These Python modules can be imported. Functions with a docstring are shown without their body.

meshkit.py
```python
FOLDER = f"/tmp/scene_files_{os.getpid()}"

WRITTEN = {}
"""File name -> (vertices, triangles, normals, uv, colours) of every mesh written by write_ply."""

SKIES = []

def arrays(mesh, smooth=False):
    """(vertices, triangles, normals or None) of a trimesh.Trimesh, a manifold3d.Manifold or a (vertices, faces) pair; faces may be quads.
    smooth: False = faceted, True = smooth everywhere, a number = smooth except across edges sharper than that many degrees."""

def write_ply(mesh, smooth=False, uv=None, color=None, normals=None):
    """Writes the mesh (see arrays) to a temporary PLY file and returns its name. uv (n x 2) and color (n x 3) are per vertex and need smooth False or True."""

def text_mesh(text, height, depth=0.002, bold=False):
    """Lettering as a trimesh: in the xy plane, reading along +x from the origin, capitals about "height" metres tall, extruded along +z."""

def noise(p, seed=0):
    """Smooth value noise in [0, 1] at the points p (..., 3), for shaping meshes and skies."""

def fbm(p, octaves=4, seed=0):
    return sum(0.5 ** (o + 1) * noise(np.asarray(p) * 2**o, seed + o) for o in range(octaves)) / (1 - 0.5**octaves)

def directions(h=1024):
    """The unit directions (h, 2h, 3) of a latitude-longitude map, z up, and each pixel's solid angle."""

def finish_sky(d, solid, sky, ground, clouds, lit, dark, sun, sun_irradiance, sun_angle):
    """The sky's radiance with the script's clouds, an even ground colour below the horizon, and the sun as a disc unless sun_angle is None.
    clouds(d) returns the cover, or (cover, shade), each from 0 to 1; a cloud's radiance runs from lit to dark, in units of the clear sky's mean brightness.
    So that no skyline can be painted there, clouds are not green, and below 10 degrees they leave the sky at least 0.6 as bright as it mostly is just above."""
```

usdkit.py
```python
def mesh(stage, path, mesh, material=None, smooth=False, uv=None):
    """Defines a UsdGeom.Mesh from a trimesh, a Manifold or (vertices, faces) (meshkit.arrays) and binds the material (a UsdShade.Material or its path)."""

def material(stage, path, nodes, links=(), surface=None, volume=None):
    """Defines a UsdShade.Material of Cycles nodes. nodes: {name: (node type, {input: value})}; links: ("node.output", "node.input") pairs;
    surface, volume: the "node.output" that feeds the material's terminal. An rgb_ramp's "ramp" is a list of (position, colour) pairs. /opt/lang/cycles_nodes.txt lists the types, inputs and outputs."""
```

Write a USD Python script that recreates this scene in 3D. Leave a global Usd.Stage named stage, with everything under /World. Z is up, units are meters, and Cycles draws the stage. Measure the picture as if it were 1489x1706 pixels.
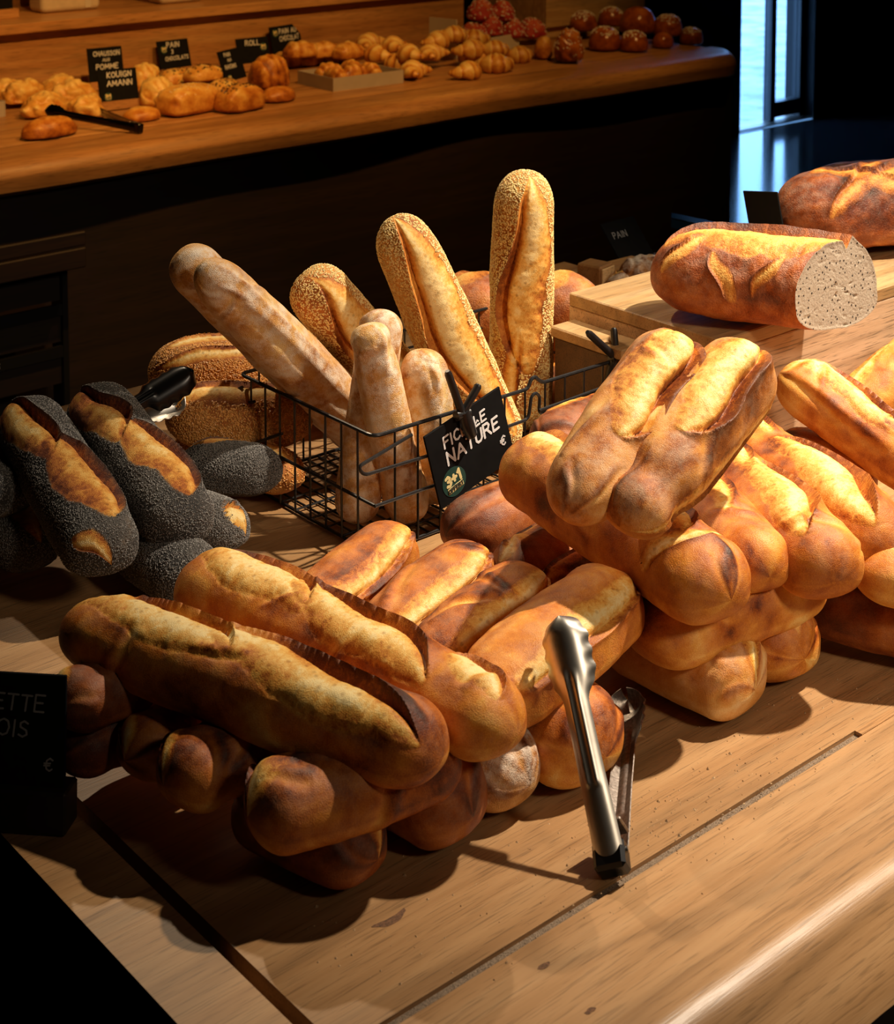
import math, re
import numpy as np, trimesh, usdkit, meshkit
from shapely.geometry import LineString, Polygon, Point, box as sbox
from shapely.ops import unary_union
from pxr import Usd, UsdGeom, UsdLux, UsdShade, Sdf, Gf, Vt
import manifold3d as m3

stage = Usd.Stage.CreateInMemory()
UsdGeom.SetStageUpAxis(stage, 'Z'); UsdGeom.SetStageMetersPerUnit(stage, 1.0)
UsdGeom.Xform.Define(stage, '/World'); UsdGeom.Scope.Define(stage, '/World/Looks')

# ------------------------------------------------------------------ camera, light, exposure
T = 0.86                                   # height of both counters above the floor
W, H, FPX, PITCH, PPX, PPY = 1489, 1706, 2689.7, math.radians(5.0), 744.0, -69.7
EYE = np.array([0.0, 0.0, T + 0.85])
FH = np.array([0.651, 0.7591, 0.0]); FH /= np.linalg.norm(FH)
RIGHT = np.array([FH[1], -FH[0], 0.0]); UPW = np.array([0, 0, 1.0])
FWD = FH * math.cos(PITCH) - UPW * math.sin(PITCH)
UPC = FH * math.sin(PITCH) + UPW * math.cos(PITCH)
APER = 24.0
FOCAL = APER * FPX / W
cam = UsdGeom.Camera.Define(stage, '/World/camera')
cam.CreateHorizontalApertureAttr(APER); cam.CreateVerticalApertureAttr(APER * H / W)
cam.CreateFocalLengthAttr(FOCAL)
cam.CreateHorizontalApertureOffsetAttr((W / 2 - PPX) / W * APER)
cam.CreateVerticalApertureOffsetAttr(-(H / 2 - PPY) / W * APER)
cam.CreateClippingRangeAttr(Gf.Vec2f(0.05, 100))
cam.CreateFStopAttr(11.0); cam.CreateFocusDistanceAttr(1.75)
cam.CreateExposureAttr(0.0)
_m = np.eye(4); _m[0, :3] = RIGHT; _m[1, :3] = UPC; _m[2, :3] = -FWD; _m[3, :3] = EYE
UsdGeom.Xformable(cam).AddTransformOp().Set(Gf.Matrix4d(_m.tolist()))

# daylight outside: an even blue dusk sky, it only enters by the glazed shop door
dome = UsdLux.DomeLight.Define(stage, '/World/sky')
dome.CreateColorAttr(Gf.Vec3f(0.22, 0.50, 1.0)); dome.CreateIntensityAttr(2.6)

def spot(name, pos, target, power, color, cone, soft, radius):
    l = UsdLux.SphereLight.Define(stage, '/World/' + name)
    l.CreateRadiusAttr(radius); l.CreateIntensityAttr(power); l.CreateColorAttr(Gf.Vec3f(*color))
    l.CreateNormalizeAttr(True)
    s = UsdLux.ShapingAPI.Apply(l.GetPrim())
    s.CreateShapingConeAngleAttr(cone); s.CreateShapingConeSoftnessAttr(soft)
    z = np.array(pos, float) - np.array(target, float); z /= np.linalg.norm(z)
    x = np.cross([0, 0, 1.0], z) if abs(z[2]) < .99 else np.array([1.0, 0, 0]); x /= np.linalg.norm(x); y = np.cross(z, x)
    m = np.eye(4); m[0, :3] = x; m[1, :3] = y; m[2, :3] = z; m[3, :3] = pos
    UsdGeom.Xformable(l).AddTransformOp().Set(Gf.Matrix4d(m.tolist()))
WARM = (1.0, 0.85, 0.66)
# track spots over the bread table: the key hangs to the right, a weaker one behind the basket; the front one is added fill
spot('key_spot', (1.52 + .82, 1.12 - .46, T + 2.25), (1.50, 1.10, T + 0.05), 188, WARM, 22, 1.0, 0.035)
spot('front_spot', (1.30, -1.1, T + 1.75), (1.48, 1.27, T + .12), 40, (1, .80, .58), 19, 1.0, 0.22)  # added soft fill, brightens the loaf sides that face the camera
spot('back_spot', (1.55, 3.1, T + 2.2), (1.40, 1.12, T), 36, (1, .78, .52), 19, 0.7, 0.03)
spot('riser_spot', (3.1, 0.9, T + 2.2), (2.0, 1.45, T + .2), 30, (1, .82, .58), 16, 0.7, 0.03)
# down lights over the pastry counter
for _i, (_x, _p) in enumerate(((1.7, 34), (2.6, 30), (3.6, 19))):
    spot('counter_spot' + ('_%03d' % _i if _i else ''), (_x, 2.45, T + 2.1), (_x, 4.2, T), _p * 1.35, (1, .50, .13), 26, 0.8, 0.03)

# ------------------------------------------------------------------ pixel (of the photograph) -> place in the shop
def ray(px, py):
    return RIGHT * (px - PPX) / FPX - UPC * (py - PPY) / FPX + FWD
def P(px, py, z=0.0):                       # on the level z above the table top
    r = ray(px, py); t = (T + z - EYE[2]) / r[2]; return EYE + r * t
def PV(px, py, wy):                         # on the upright plane y = wy
    r = ray(px, py); return EYE + r * (wy - EYE[1]) / r[1]
def PX(px, py, wx):                         # on the upright plane x = wx
    r = ray(px, py); return EYE + r * (wx - EYE[0]) / r[0]
def PD(px, py, d):                          # at horizontal depth d
    r = ray(px, py); return EYE + r * d / (r @ FH)

# ------------------------------------------------------------------ prim helpers
_used = {}
def free(path):
    n = _used.get(path, 0); _used[path] = n + 1
    return path if n == 0 else '%s_%03d' % (path, n)
def cdata(prim, **kw):
    for k, v in kw.items():
        if v: prim.SetCustomDataByKey(k, v)
def mat4(rot=None, loc=(0, 0, 0)):          # rows = local axes in the world
    m = np.eye(4)
    if rot is not None: m[:3, :3] = rot
    m[3, :3] = loc; return m
def rotz(deg):
    a = math.radians(deg); return np.array([[math.cos(a), math.sin(a), 0], [-math.sin(a), math.cos(a), 0], [0, 0, 1]])
def thing(name, label, cat, loc=(0, 0, 0), rot=None, group=None, kind=None):
    x = UsdGeom.Xform.Define(stage, free('/World/' + name))
    x.AddTransformOp().Set(Gf.Matrix4d(mat4(rot, loc).tolist()))
    cdata(x.GetPrim(), label=label, category=cat, group=group, kind=kind)
    return x.GetPrim()
def part(parent, name, mesh, material, smooth=False, label=None, kind=None, attrs=None, normals=None):
    path = free(('/World/' if parent is None else str(parent.GetPath()) + '/') + name)
    m = usdkit.mesh(stage, path, mesh, material, smooth)
    if normals is not None:
        m.CreateNormalsAttr(Vt.Vec3fArray.FromNumpy(normals.astype(np.float32))); m.SetNormalsInterpolation('vertex')
    for k, v in (attrs or {}).items():
        UsdGeom.PrimvarsAPI(m).CreatePrimvar(k, Sdf.ValueTypeNames.FloatArray, 'vertex').Set(Vt.FloatArray.FromNumpy(np.asarray(v, np.float32)))
    cdata(m.GetPrim(), label=label, kind=kind)
    return m.GetPrim()
def copy_of(src, label, loc, rot=None, name=None, scale=1.0):
    was = src.GetCustomData()
    m = mat4(rot, loc); m[:3, :3] *= scale
    x = UsdGeom.Xform.Define(stage, free('/World/' + (name or re.sub(r'_\d\d\d$', '', src.GetName()))))
    x.GetPrim().GetReferences().AddInternalReference(src.GetPath()); x.GetPrim().SetInstanceable(True)
    x.ClearXformOpOrder(); x.GetPrim().CreateAttribute('xformOp:transform', Sdf.ValueTypeNames.Matrix4d).Set(Gf.Matrix4d(m.tolist()))
    x.GetPrim().CreateAttribute('xformOpOrder', Sdf.ValueTypeNames.TokenArray, False, Sdf.VariabilityUniform).Set(Vt.TokenArray(['xformOp:transform']))
    cdata(x.GetPrim(), label=label, category=was.get('category'), group=was.get('group'))
    return x.GetPrim()
def structure(name, mesh, material, smooth=False, label=None):
    p = part(None, name, mesh, material, smooth); cdata(p, kind='structure', label=label); return p

# ------------------------------------------------------------------ mesh helpers
def bx(x0, x1, y0, y1, z0, z1, ch=0.0):
    """A box, its edges chamfered by ch."""
    if ch <= 0:
        b = trimesh.creation.box([x1 - x0, y1 - y0, z1 - z0]); b.apply_translation([(x0 + x1) / 2, (y0 + y1) / 2, (z0 + z1) / 2]); return b
    pts = []
    for i, (a, b_) in enumerate(((x0, x1), (y0, y1), (z0, z1))):
        pass
    xs, ys, zs = (x0, x1), (y0, y1), (z0, z1)
    for i in (0, 1):
        for j in (0, 1):
            for k in (0, 1):
                sx, sy, sz = (1, -1)[i], (1, -1)[j], (1, -1)[k]
                X, Y, Z = xs[i], ys[j], zs[k]
                pts += [(X, Y + sy * ch, Z + sz * ch), (X + sx * ch, Y, Z + sz * ch), (X + sx * ch, Y + sy * ch, Z)]
    return trimesh.convex.convex_hull(np.array(pts))
def cat(ms):
    return trimesh.util.concatenate(list(ms))
def frames(pts):
    pts = np.asarray(pts, float); t = np.gradient(pts, axis=0); t /= np.linalg.norm(t, axis=1, keepdims=True) + 1e-12
    n = np.cross(t[0], [0, 0, 1.0]);
    if np.linalg.norm(n) < 1e-3: n = np.cross(t[0], [1.0, 0, 0])
    n /= np.linalg.norm(n); N = [n]
    for i in range(1, len(pts)):
        n = N[-1] - t[i] * (N[-1] @ t[i]); N.append(n / np.linalg.norm(n))
    N = np.array(N); return t, N, np.cross(t, N)
def tube(pts, r, k=8):
    pts = np.asarray(pts, float); _, N, B = frames(pts); r = np.broadcast_to(r, len(pts))
    a = np.linspace(0, 2 * math.pi, k, endpoint=False)
    v = pts[:, None] + r[:, None, None] * (np.cos(a)[None, :, None] * N[:, None] + np.sin(a)[None, :, None] * B[:, None])
    n = len(pts); f = []
    i, j = np.meshgrid(np.arange(n - 1), np.arange(k), indexing='ij'); i = i.ravel(); j = j.ravel(); j2 = (j + 1) % k
    f = np.vstack([np.stack([i * k + j, i * k + j2, (i + 1) * k + j2], 1), np.stack([i * k + j, (i + 1) * k + j2, (i + 1) * k + j], 1)])
    v = np.vstack([v.reshape(-1, 3), pts[0], pts[-1]])
    jj = np.arange(k); j2 = (jj + 1) % k
    f = np.vstack([f, np.stack([np.full(k, n * k), j2, jj], 1), np.stack([np.full(k, n * k + 1), (n - 1) * k + jj, (n - 1) * k + j2], 1)])
    return trimesh.Trimesh(v, f, process=False)
def fillet(pts, r, n=5, closed=False):
    """A polyline with its corners rounded."""
    pts = [np.asarray(p, float) for p in pts]; out = [] if closed else [pts[0]]; m = len(pts)
    for i in range(0 if closed else 1, m if closed else m - 1):
        a, b, c = pts[i - 1], pts[i], pts[(i + 1) % m]
        d1, d2 = np.linalg.norm(a - b), np.linalg.norm(c - b); rr = min(r, d1 * .49, d2 * .49)
        p, q = b + (a - b) / d1 * rr, b + (c - b) / d2 * rr
        for s in np.linspace(0, 1, n): out.append((1 - s) ** 2 * p + 2 * s * (1 - s) * b + s * s * q)
    if closed: out.append(out[0])
    else: out.append(pts[-1])
    return np.array(out)
def lathe(prof, k=32):
    return trimesh.creation.revolve(np.array(prof), sections=k)
def grid_faces(n, m, closed_m=False):
    i, j = np.meshgrid(np.arange(n - 1), np.arange(m if closed_m else m - 1), indexing='ij'); i = i.ravel(); j = j.ravel(); j2 = (j + 1) % m
    return np.vstack([np.stack([i * m + j, i * m + j2, (i + 1) * m + j2], 1), np.stack([i * m + j, (i + 1) * m + j2, (i + 1) * m + j], 1)])
def rounded(sx, sy, sz, r, seg=12):
    """A rounded box (hull of spheres) standing on z = 0."""
    s = m3.Manifold.sphere(r, seg)
    return trimesh.Trimesh(*(lambda q: (q.vert_properties[:, :3], q.tri_verts))(m3.Manifold.batch_hull([s.translate([x, y, z]) for x in (-sx / 2 + r, sx / 2 - r) for y in (-sy / 2 + r, sy / 2 - r) for z in (r, sz - r)]).to_mesh()), process=False)
def vnormals(v, f):
    n = np.zeros_like(v); fn = np.cross(v[f[:, 1]] - v[f[:, 0]], v[f[:, 2]] - v[f[:, 0]])
    for k in range(3): np.add.at(n, f[:, k], fn)
    return n / np.maximum(np.linalg.norm(n, axis=1, keepdims=True), 1e-12)
def sstep(a, b, x):
    t = np.clip((x - a) / (b - a), 0, 1); return t * t * (3 - 2 * t)

# ------------------------------------------------------------------ materials
def mat(name, nodes, links=(), surface='p.BSDF'):
    return usdkit.material(stage, '/World/Looks/' + name, nodes, links, surface=surface)
def plain(name, color, rough=.5, metallic=0, spec=.5, noise=0.0, scale=60.0, bump=0.0, coat=0.0):
    n = {'p': ('principled_bsdf', dict(base_color=color, roughness=rough, metallic=metallic, specular_ior_level=spec, coat_weight=coat))}; l = []
    if noise or bump:
        n['g'] = ('geometry', {}); n['n'] = ('noise_texture', dict(scale=scale, detail=4.0, roughness=.6)); l += [('g.position', 'n.vector')]
    if noise:
        c = np.array(color); n['r'] = ('rgb_ramp', dict(ramp=[(.3, tuple(c * (1 - noise))), (.7, tuple(np.minimum(c * (1 + noise), 1)))])); l += [('n.fac', 'r.fac'), ('r.color', 'p.base_color')]
    if bump:
        n['b'] = ('bump', dict(strength=bump, distance=.002)); l += [('n.fac', 'b.height'), ('b.normal', 'p.normal')]
    return mat(name, n, l)
def wood(name, pale, mid, dark, along=(1, 0, 0), rough=.45, pores=.6, coat=0.0, flour=0.0, scale=1.0):
    """Oak: stretched grain noise along one axis, cathedral figure, short dark pores; fine relief."""
    along = np.array(along, float)
    s1 = np.where(along > 0, 1.6, 42.0) * scale; s2 = np.where(along > 0, 26.0, 620.0) * scale; s3 = np.where(along > 0, .9, 7.0) * scale
    n = {'g': ('geometry', {}), 'oi': ('object_info', {}), 'off': ('vector_math', dict(math_type='scale', vector1=(3.7, 5.1, 2.3))), 'add': ('vector_math', dict(math_type='add')),
         'm1': ('mapping', dict(scale=tuple(s1))), 'm2': ('mapping', dict(scale=tuple(s2))), 'm3': ('mapping', dict(scale=tuple(s3))),
         'n1': ('noise_texture', dict(scale=1.0, detail=5.0, roughness=.6, distortion=.6)), 'n2': ('noise_texture', dict(scale=1.0, detail=2.0, roughness=.5)),
         'n3': ('noise_texture', dict(scale=1.0, detail=2.0, distortion=1.2)), 'k': ('math', dict(math_type='multiply', value2=9.0)), 'fr': ('math', dict(math_type='pingpong', value2=1.0)),
         'r1': ('rgb_ramp', dict(ramp=[(.28, dark), (.5, mid), (.72, pale)])), 'r3': ('rgb_ramp', dict(ramp=[(0, (.80,) * 3), (.35, (1.0,) * 3), (1, (1.06,) * 3)])),
         'r2': ('rgb_ramp', dict(ramp=[(.33, (1 - pores,) * 3), (.45, (1.0,) * 3)])),
         'tone': ('map_range', dict(from_min=0, from_max=1, to_min=.84, to_max=1.14)),
         'a': ('mix', dict(mix_type='multiply', fac=1.0)), 'b': ('mix', dict(mix_type='multiply', fac=1.0)), 'c': ('mix', dict(mix_type='multiply', fac=1.0)),
         'bu': ('bump', dict(strength=.18, distance=.001)), 'p': ('principled_bsdf', dict(roughness=rough, coat_weight=coat, coat_roughness=.25))}
    l = [('oi.random', 'off.scale'), ('g.position', 'add.vector1'), ('off.vector', 'add.vector2')]
    for k in '123': l += [('add.vector', 'm%s.vector' % k), ('m%s.vector' % k, 'n%s.vector' % k)]
    l += [('n1.fac', 'r1.fac'), ('n2.fac', 'r2.fac'), ('n3.fac', 'k.value1'), ('k.value', 'fr.value1'), ('fr.value', 'r3.fac'), ('oi.random', 'tone.value'),
          ('r1.color', 'a.color1'), ('r2.color', 'a.color2'), ('a.color', 'b.color1'), ('r3.color', 'b.color2'), ('b.color', 'c.color1'), ('tone.result', 'c.color2'),
          ('n2.fac', 'bu.height'), ('bu.normal', 'p.normal')]
    last = 'c.color'
    if flour:
        n.update({'nf': ('noise_texture', dict(scale=9.0, detail=6.0, roughness=.75)), 'rf': ('rgb_ramp', dict(ramp=[(.60, (0, 0, 0)), (.78, (flour,) * 3)])),
                  'ff': ('noise_texture', dict(scale=500.0, detail=1.0)), 'rg': ('rgb_ramp', dict(ramp=[(.45, (0, 0, 0)), (.6, (1, 1, 1))])), 'mf': ('mix', dict(mix_type='multiply', fac=1.0)), 'fl': ('mix', dict(color2=(.46, .38, .29)))})
        l += [('g.position', 'nf.vector'), ('g.position', 'ff.vector'), ('nf.fac', 'rf.fac'), ('ff.fac', 'rg.fac'), ('rf.color', 'mf.color1'), ('rg.color', 'mf.color2'), ('mf.color', 'fl.fac'), (last, 'fl.color1')]
        last = 'fl.color'
    l += [(last, 'p.base_color')]
    return mat(name, n, l)

CRUMB = [(0, (.16, .032, .006)), (.25, (.46, .135, .018)), (.5, (.71, .32, .050)), (.75, (.83, .50, .135)), (1, (.91, .70, .33))]
RYEC = [(0, (.14, .03, .006)), (.35, (.46, .14, .02)), (.65, (.68, .29, .05)), (1, (.80, .46, .12))]
def crust(name, stops, flour=0.0, flour_color=(.74, .62, .47), rough=.5, bump=.28, speck=None, fine=900.0, crumb=CRUMB):
    """Bread crust: the per-vertex 'bake' plus noise picks the colour (dark to pale), blisters and grain in the relief; a dusting of flour on top."""
    n = {'g': ('geometry', {}), 'at': ('attribute', dict(attribute='bake')), 'n1': ('noise_texture', dict(scale=38.0, detail=5.0, roughness=.65, distortion=.5)),
         'n2': ('noise_texture', dict(scale=fine, detail=2.0, roughness=.6)), 's1': ('math', dict(math_type='multiply_add', value2=.80, value3=-.40)),
         's2': ('math', dict(math_type='multiply_add', value2=.40, value3=-.20)), 'x': ('math', dict(math_type='add')), 'y': ('math', dict(math_type='add', use_clamp=True)),
         'r': ('rgb_ramp', dict(ramp=stops)), 'v': ('voronoi_texture', dict(scale=260.0, feature='smooth_f1')), 'hh': ('math', dict(math_type='multiply_add', value2=.35)),
         'bu': ('bump', dict(strength=bump, distance=.0022)), 'p': ('principled_bsdf', dict(roughness=rough, specular_ior_level=.35, subsurface_weight=0.0))}
    l = [('g.position', 'n1.vector'), ('g.position', 'n2.vector'), ('g.position', 'v.vector'), ('n1.fac', 's1.value1'), ('n2.fac', 's2.value1'), ('at.fac', 'x.value1'), ('s1.value', 'x.value2'),
         ('x.value', 'y.value1'), ('s2.value', 'y.value2'), ('y.value', 'r.fac'), ('v.distance', 'hh.value1'), ('n2.fac', 'hh.value3'), ('hh.value', 'bu.height'), ('bu.normal', 'p.normal')]
    last = 'r.color'
    if speck:
        n.update({'nv': ('voronoi_texture', dict(scale=speck[0], feature='f1', randomness=1.0)), 'rv': ('rgb_ramp', dict(ramp=[(speck[1], (1, 1, 1)), (speck[1] + .06, (0, 0, 0))])), 'mv': ('mix', dict(color2=speck[2]))})
        l += [('g.position', 'nv.vector'), ('nv.distance', 'rv.fac'), ('rv.color', 'mv.fac'), (last, 'mv.color1')]; last = 'mv.color'
    if flour:
        n.update({'fa': ('attribute', dict(attribute='flour')), 'nf': ('noise_texture', dict(scale=55.0, detail=6.0, roughness=.72)), 'rf': ('rgb_ramp', dict(ramp=[(.42, (0, 0, 0)), (.62, (flour,) * 3)])),
                  'fm': ('mix', dict(mix_type='multiply', fac=1.0)), 'fl': ('mix', dict(color2=flour_color))})
        l += [('g.position', 'nf.vector'), ('nf.fac', 'rf.fac'), ('rf.color', 'fm.color1'), ('fa.fac', 'fm.color2'), ('fm.color', 'fl.fac'), (last, 'fl.color1')]; last = 'fl.color'
    n.update({'on': ('noise_texture', dict(scale=170.0, detail=4.0, roughness=.7, distortion=.8)), 'oi': ('math', dict(math_type='multiply_add', value2=.9, value3=-.45)), 'oj': ('math', dict(math_type='add', use_clamp=True)),
              'ov': ('voronoi_texture', dict(scale=115.0, feature='f1')), 'ow': ('rgb_ramp', dict(ramp=[(.10, (.45, .34, .24)), (.30, (1, 1, 1))])), 'ox': ('mix', dict(mix_type='multiply', fac=.55))})
    l += [('g.position', 'on.vector'), ('g.position', 'ov.vector'), ('on.fac', 'oi.value1'), ('oi.value', 'oj.value1'), ('y.value', 'oj.value2'), ('ov.distance', 'ow.fac'), ('oc.color', 'ox.color1'), ('ow.color', 'ox.color2')]
    n.update({'oa': ('attribute', dict(attribute='open')), 'oc': ('rgb_ramp', dict(ramp=crumb)), 'om': ('mix', {})})
    l += [('oj.value', 'oc.fac'), ('oa.fac', 'om.fac'), (last, 'om.color1'), ('ox.color', 'om.color2'), ('om.color', 'p.base_color')]
    return mat(name, n, l)
GOLD = [(0, (.045, .007, .002)), (.18, (.17, .031, .004)), (.40, (.44, .115, .011)), (.66, (.66, .24, .030)), (.88, (.80, .40, .075)), (1, (.86, .56, .18))]
M = dict(
    crust=crust('golden_crust', GOLD, flour=.10),
    brown=crust('brown_crust', [(0, (.03, .006, .003)), (.3, (.15, .03, .006)), (.6, (.34, .088, .014)), (.85, (.52, .18, .034)), (1, (.62, .30, .09))], flour=.10),
    pale=crust('pale_crust', [(0, (.16, .04, .010)), (.3, (.45, .18, .042)), (.6, (.68, .36, .11)), (1, (.82, .57, .25))], flour=.85, flour_color=(.86, .75, .62), bump=.6),
    dusty=crust('dusty_crust', [(0, (.12, .028, .005)), (.25, (.34, .098, .016)), (.5, (.62, .24, .046)), (.8, (.76, .40, .11)), (1, (.84, .57, .25))], flour=.28, flour_color=(.88, .68, .46)),
    poppy=crust('poppy_crust', [(0, (.016, .015, .015)), (.4, (.045, .042, .040)), (.8, (.10, .09, .08)), (1, (.2, .14, .09))], rough=.7, bump=1.0, fine=1200.0),
    sesame_base=crust('seeded_crust', [(0, (.14, .034, .007)), (.4, (.46, .15, .026)), (.8, (.68, .34, .08)), (1, (.76, .48, .16))], rough=.6),
    rye=crust('rustic_crust', [(0, (.03, .006, .003)), (.3, (.14, .026, .006)), (.6, (.34, .080, .014)), (.85, (.52, .16, .03)), (1, (.64, .26, .06))], flour=.16, bump=.55, fine=520.0, crumb=RYEC),
    sesame=plain('sesame_seed', (.86, .60, .25), .45, noise=.3, scale=240),
    sesame_dark=plain('toasted_sesame_seed', (.70, .34, .09), .45, noise=.35, scale=240),
    poppy_seed=plain('poppy_seed', (.15, .14, .13), .5, noise=.95, scale=900),
    oak=wood('oak_worktop', (.455, .264, .118), (.38, .206, .085), (.295, .147, .054), (1, 0, 0), rough=.42, coat=.06, flour=.35, pores=.35),
    oak_end=wood('oak_border', (.56, .32, .13), (.44, .22, .08), (.33, .15, .05), (0, 1, 0), rough=.42, coat=.06),
    oak_pale=wood('pale_oak', (.60, .41, .21), (.52, .325, .145), (.42, .235, .09), (1, 0, 0), rough=.5, pores=.4),
    oak_front=wood('riser_oak', (.66, .46, .30), (.57, .38, .235), (.46, .285, .16), (1, 0, 0), rough=.5, pores=.5),
    oak_orange=wood('counter_oak', (.55, .30, .11), (.44, .21, .07), (.33, .14, .04), (1, 0, 0), rough=.4, pores=.4, scale=.7),
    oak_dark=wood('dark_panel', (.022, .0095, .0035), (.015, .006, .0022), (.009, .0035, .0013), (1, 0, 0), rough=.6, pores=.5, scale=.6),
    oak_brown=wood('brown_box', (.15, .07, .026), (.11, .048, .017), (.07, .028, .010), (1, 0, 0), rough=.55),
    knot=plain('dark_knot', (.13, .058, .024), .8, noise=.6, scale=500),
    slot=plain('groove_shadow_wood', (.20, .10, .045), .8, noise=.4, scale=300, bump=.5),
    grit=plain('flour_and_crumb_grit', (.27, .19, .125), .9, noise=.6, scale=900, bump=1.0),
    black_wire=plain('black_coated_wire', (.012, .012, .013), .32, noise=.3, scale=200),
    black_plastic=plain('black_plastic', (.010, .010, .011), .35),
    slate=plain('black_slate_board', (.006, .006, .0065), .8, spec=.12, noise=.25, scale=90),
    chalk=plain('white_chalk_pen', (.72, .72, .74), .7), dim_chalk=plain('rubbed_chalk', (.38, .38, .38), .8), gold_print=plain('cream_print', (.83, .69, .33), .6), green_print=plain('dark_green_print', (.010, .055, .045), .5), dark_print=plain('dark_print', (.02, .03, .025), .6),  # the second chalk is a darker grey, for faint lettering
    steel=plain('brushed_steel', (.62, .59, .54), .36, metallic=1, noise=.15, scale=40),
    steel_dark=plain('worn_steel', (.30, .26, .23), .42, metallic=1, noise=.4, scale=300, bump=.15),
    black_metal=plain('blackened_tongs', (.04, .04, .042), .3, metallic=1),
    dark_wall=plain('black_wall', (.006, .006, .007), .8), dark_ceiling=plain('black_ceiling', (.01, .01, .01), .9),
    floor=plain('polished_dark_floor', (.008, .009, .011), .13, spec=.9, noise=.5, scale=3.0, bump=.04),
    pavement=plain('grey_pavement', (.34, .36, .38), .5, noise=.55, scale=4.5, bump=.3),
    frame=plain('black_door_frame', (.008, .008, .009), .4),
)

# ================================================================== the shop
FL = 0.0
def plane_x(px, wy): return PV(px, 100, wy)[0]
FY = 5.53                                   # the glazed shop front
XL, XR = plane_x(1234, FY), plane_x(1356, FY)
XM = plane_x(1303, FY)
structure('floor', bx(-3, 10.5, -3, FY, -.1, 0), M['floor'])
structure('ceiling', bx(-3, 10.5, -3, FY + .2, 3.3, 3.4), M['dark_ceiling'])
structure('wall_left', bx(-3.1, -3, -3, FY, 0, 3.3), M['dark_wall'])
structure('wall_right', bx(10.5, 10.6, -3, FY, 0, 3.3), M['dark_wall'])
structure('wall_front', bx(-3, 10.5, -3.1, -3, 0, 3.3), M['dark_wall'])
structure('wall_back', cat([bx(-3, XL, FY, FY + .2, 0, 3.3), bx(XR, 10.5, FY, FY + .2, 0, 3.3), bx(XL, XR, FY, FY + .2, 2.5, 3.3)]), M['dark_wall'])
glass = mat('door_glass', {'f': ('layer_weight', dict(blend=.12)), 't': ('transparent_bsdf', dict(color=(.96, .98, 1))), 'g': ('glossy_bsdf', dict(color=(1, 1, 1), roughness=.02)), 'm': ('mix_closure', {})},
            [('f.facing', 'm.fac'), ('t.BSDF', 'm.closure1'), ('g.BSDF', 'm.closure2')], surface='m.closure')
d = UsdGeom.Xform.Define(stage, '/World/door_1').GetPrim(); cdata(d, kind='structure', label='black framed glass shop door with blue daylight behind it')
zr = PV(1310, 172, FY)[2]
part(d, 'door_stile', bx(XM - .022, XM + .022, FY + .06, FY + .11, 0.012, 2.48), M['frame']); part(d, 'door_stile', bx(XR - .05, XR - .001, FY + .06, FY + .11, 0.012, 2.48), M['frame'])
part(d, 'bottom_rail', bx(XM + .022, XR - .05, FY + .06, FY + .11, 0.03, zr), M['frame']); part(d, 'top_rail', bx(XM + .022, XR - .05, FY + .06, FY + .11, 2.4, 2.48), M['frame'])
part(d, 'door_pane', bx(XM + .022, XR - .05, FY + .081, FY + .089, zr, 2.4), glass)
w = UsdGeom.Xform.Define(stage, '/World/window_1').GetPrim(); cdata(w, kind='structure', label='tall clear pane beside the shop door')
part(w, 'window_pane', bx(XL + .002, XM - .023, FY + .081, FY + .089, 0.012, 2.49), glass)
structure('trim_1', bx(XL, XR, FY + .01, FY + .16, 0.0, 0.011), M['steel_dark'], label='metal threshold under the shop door')
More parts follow.
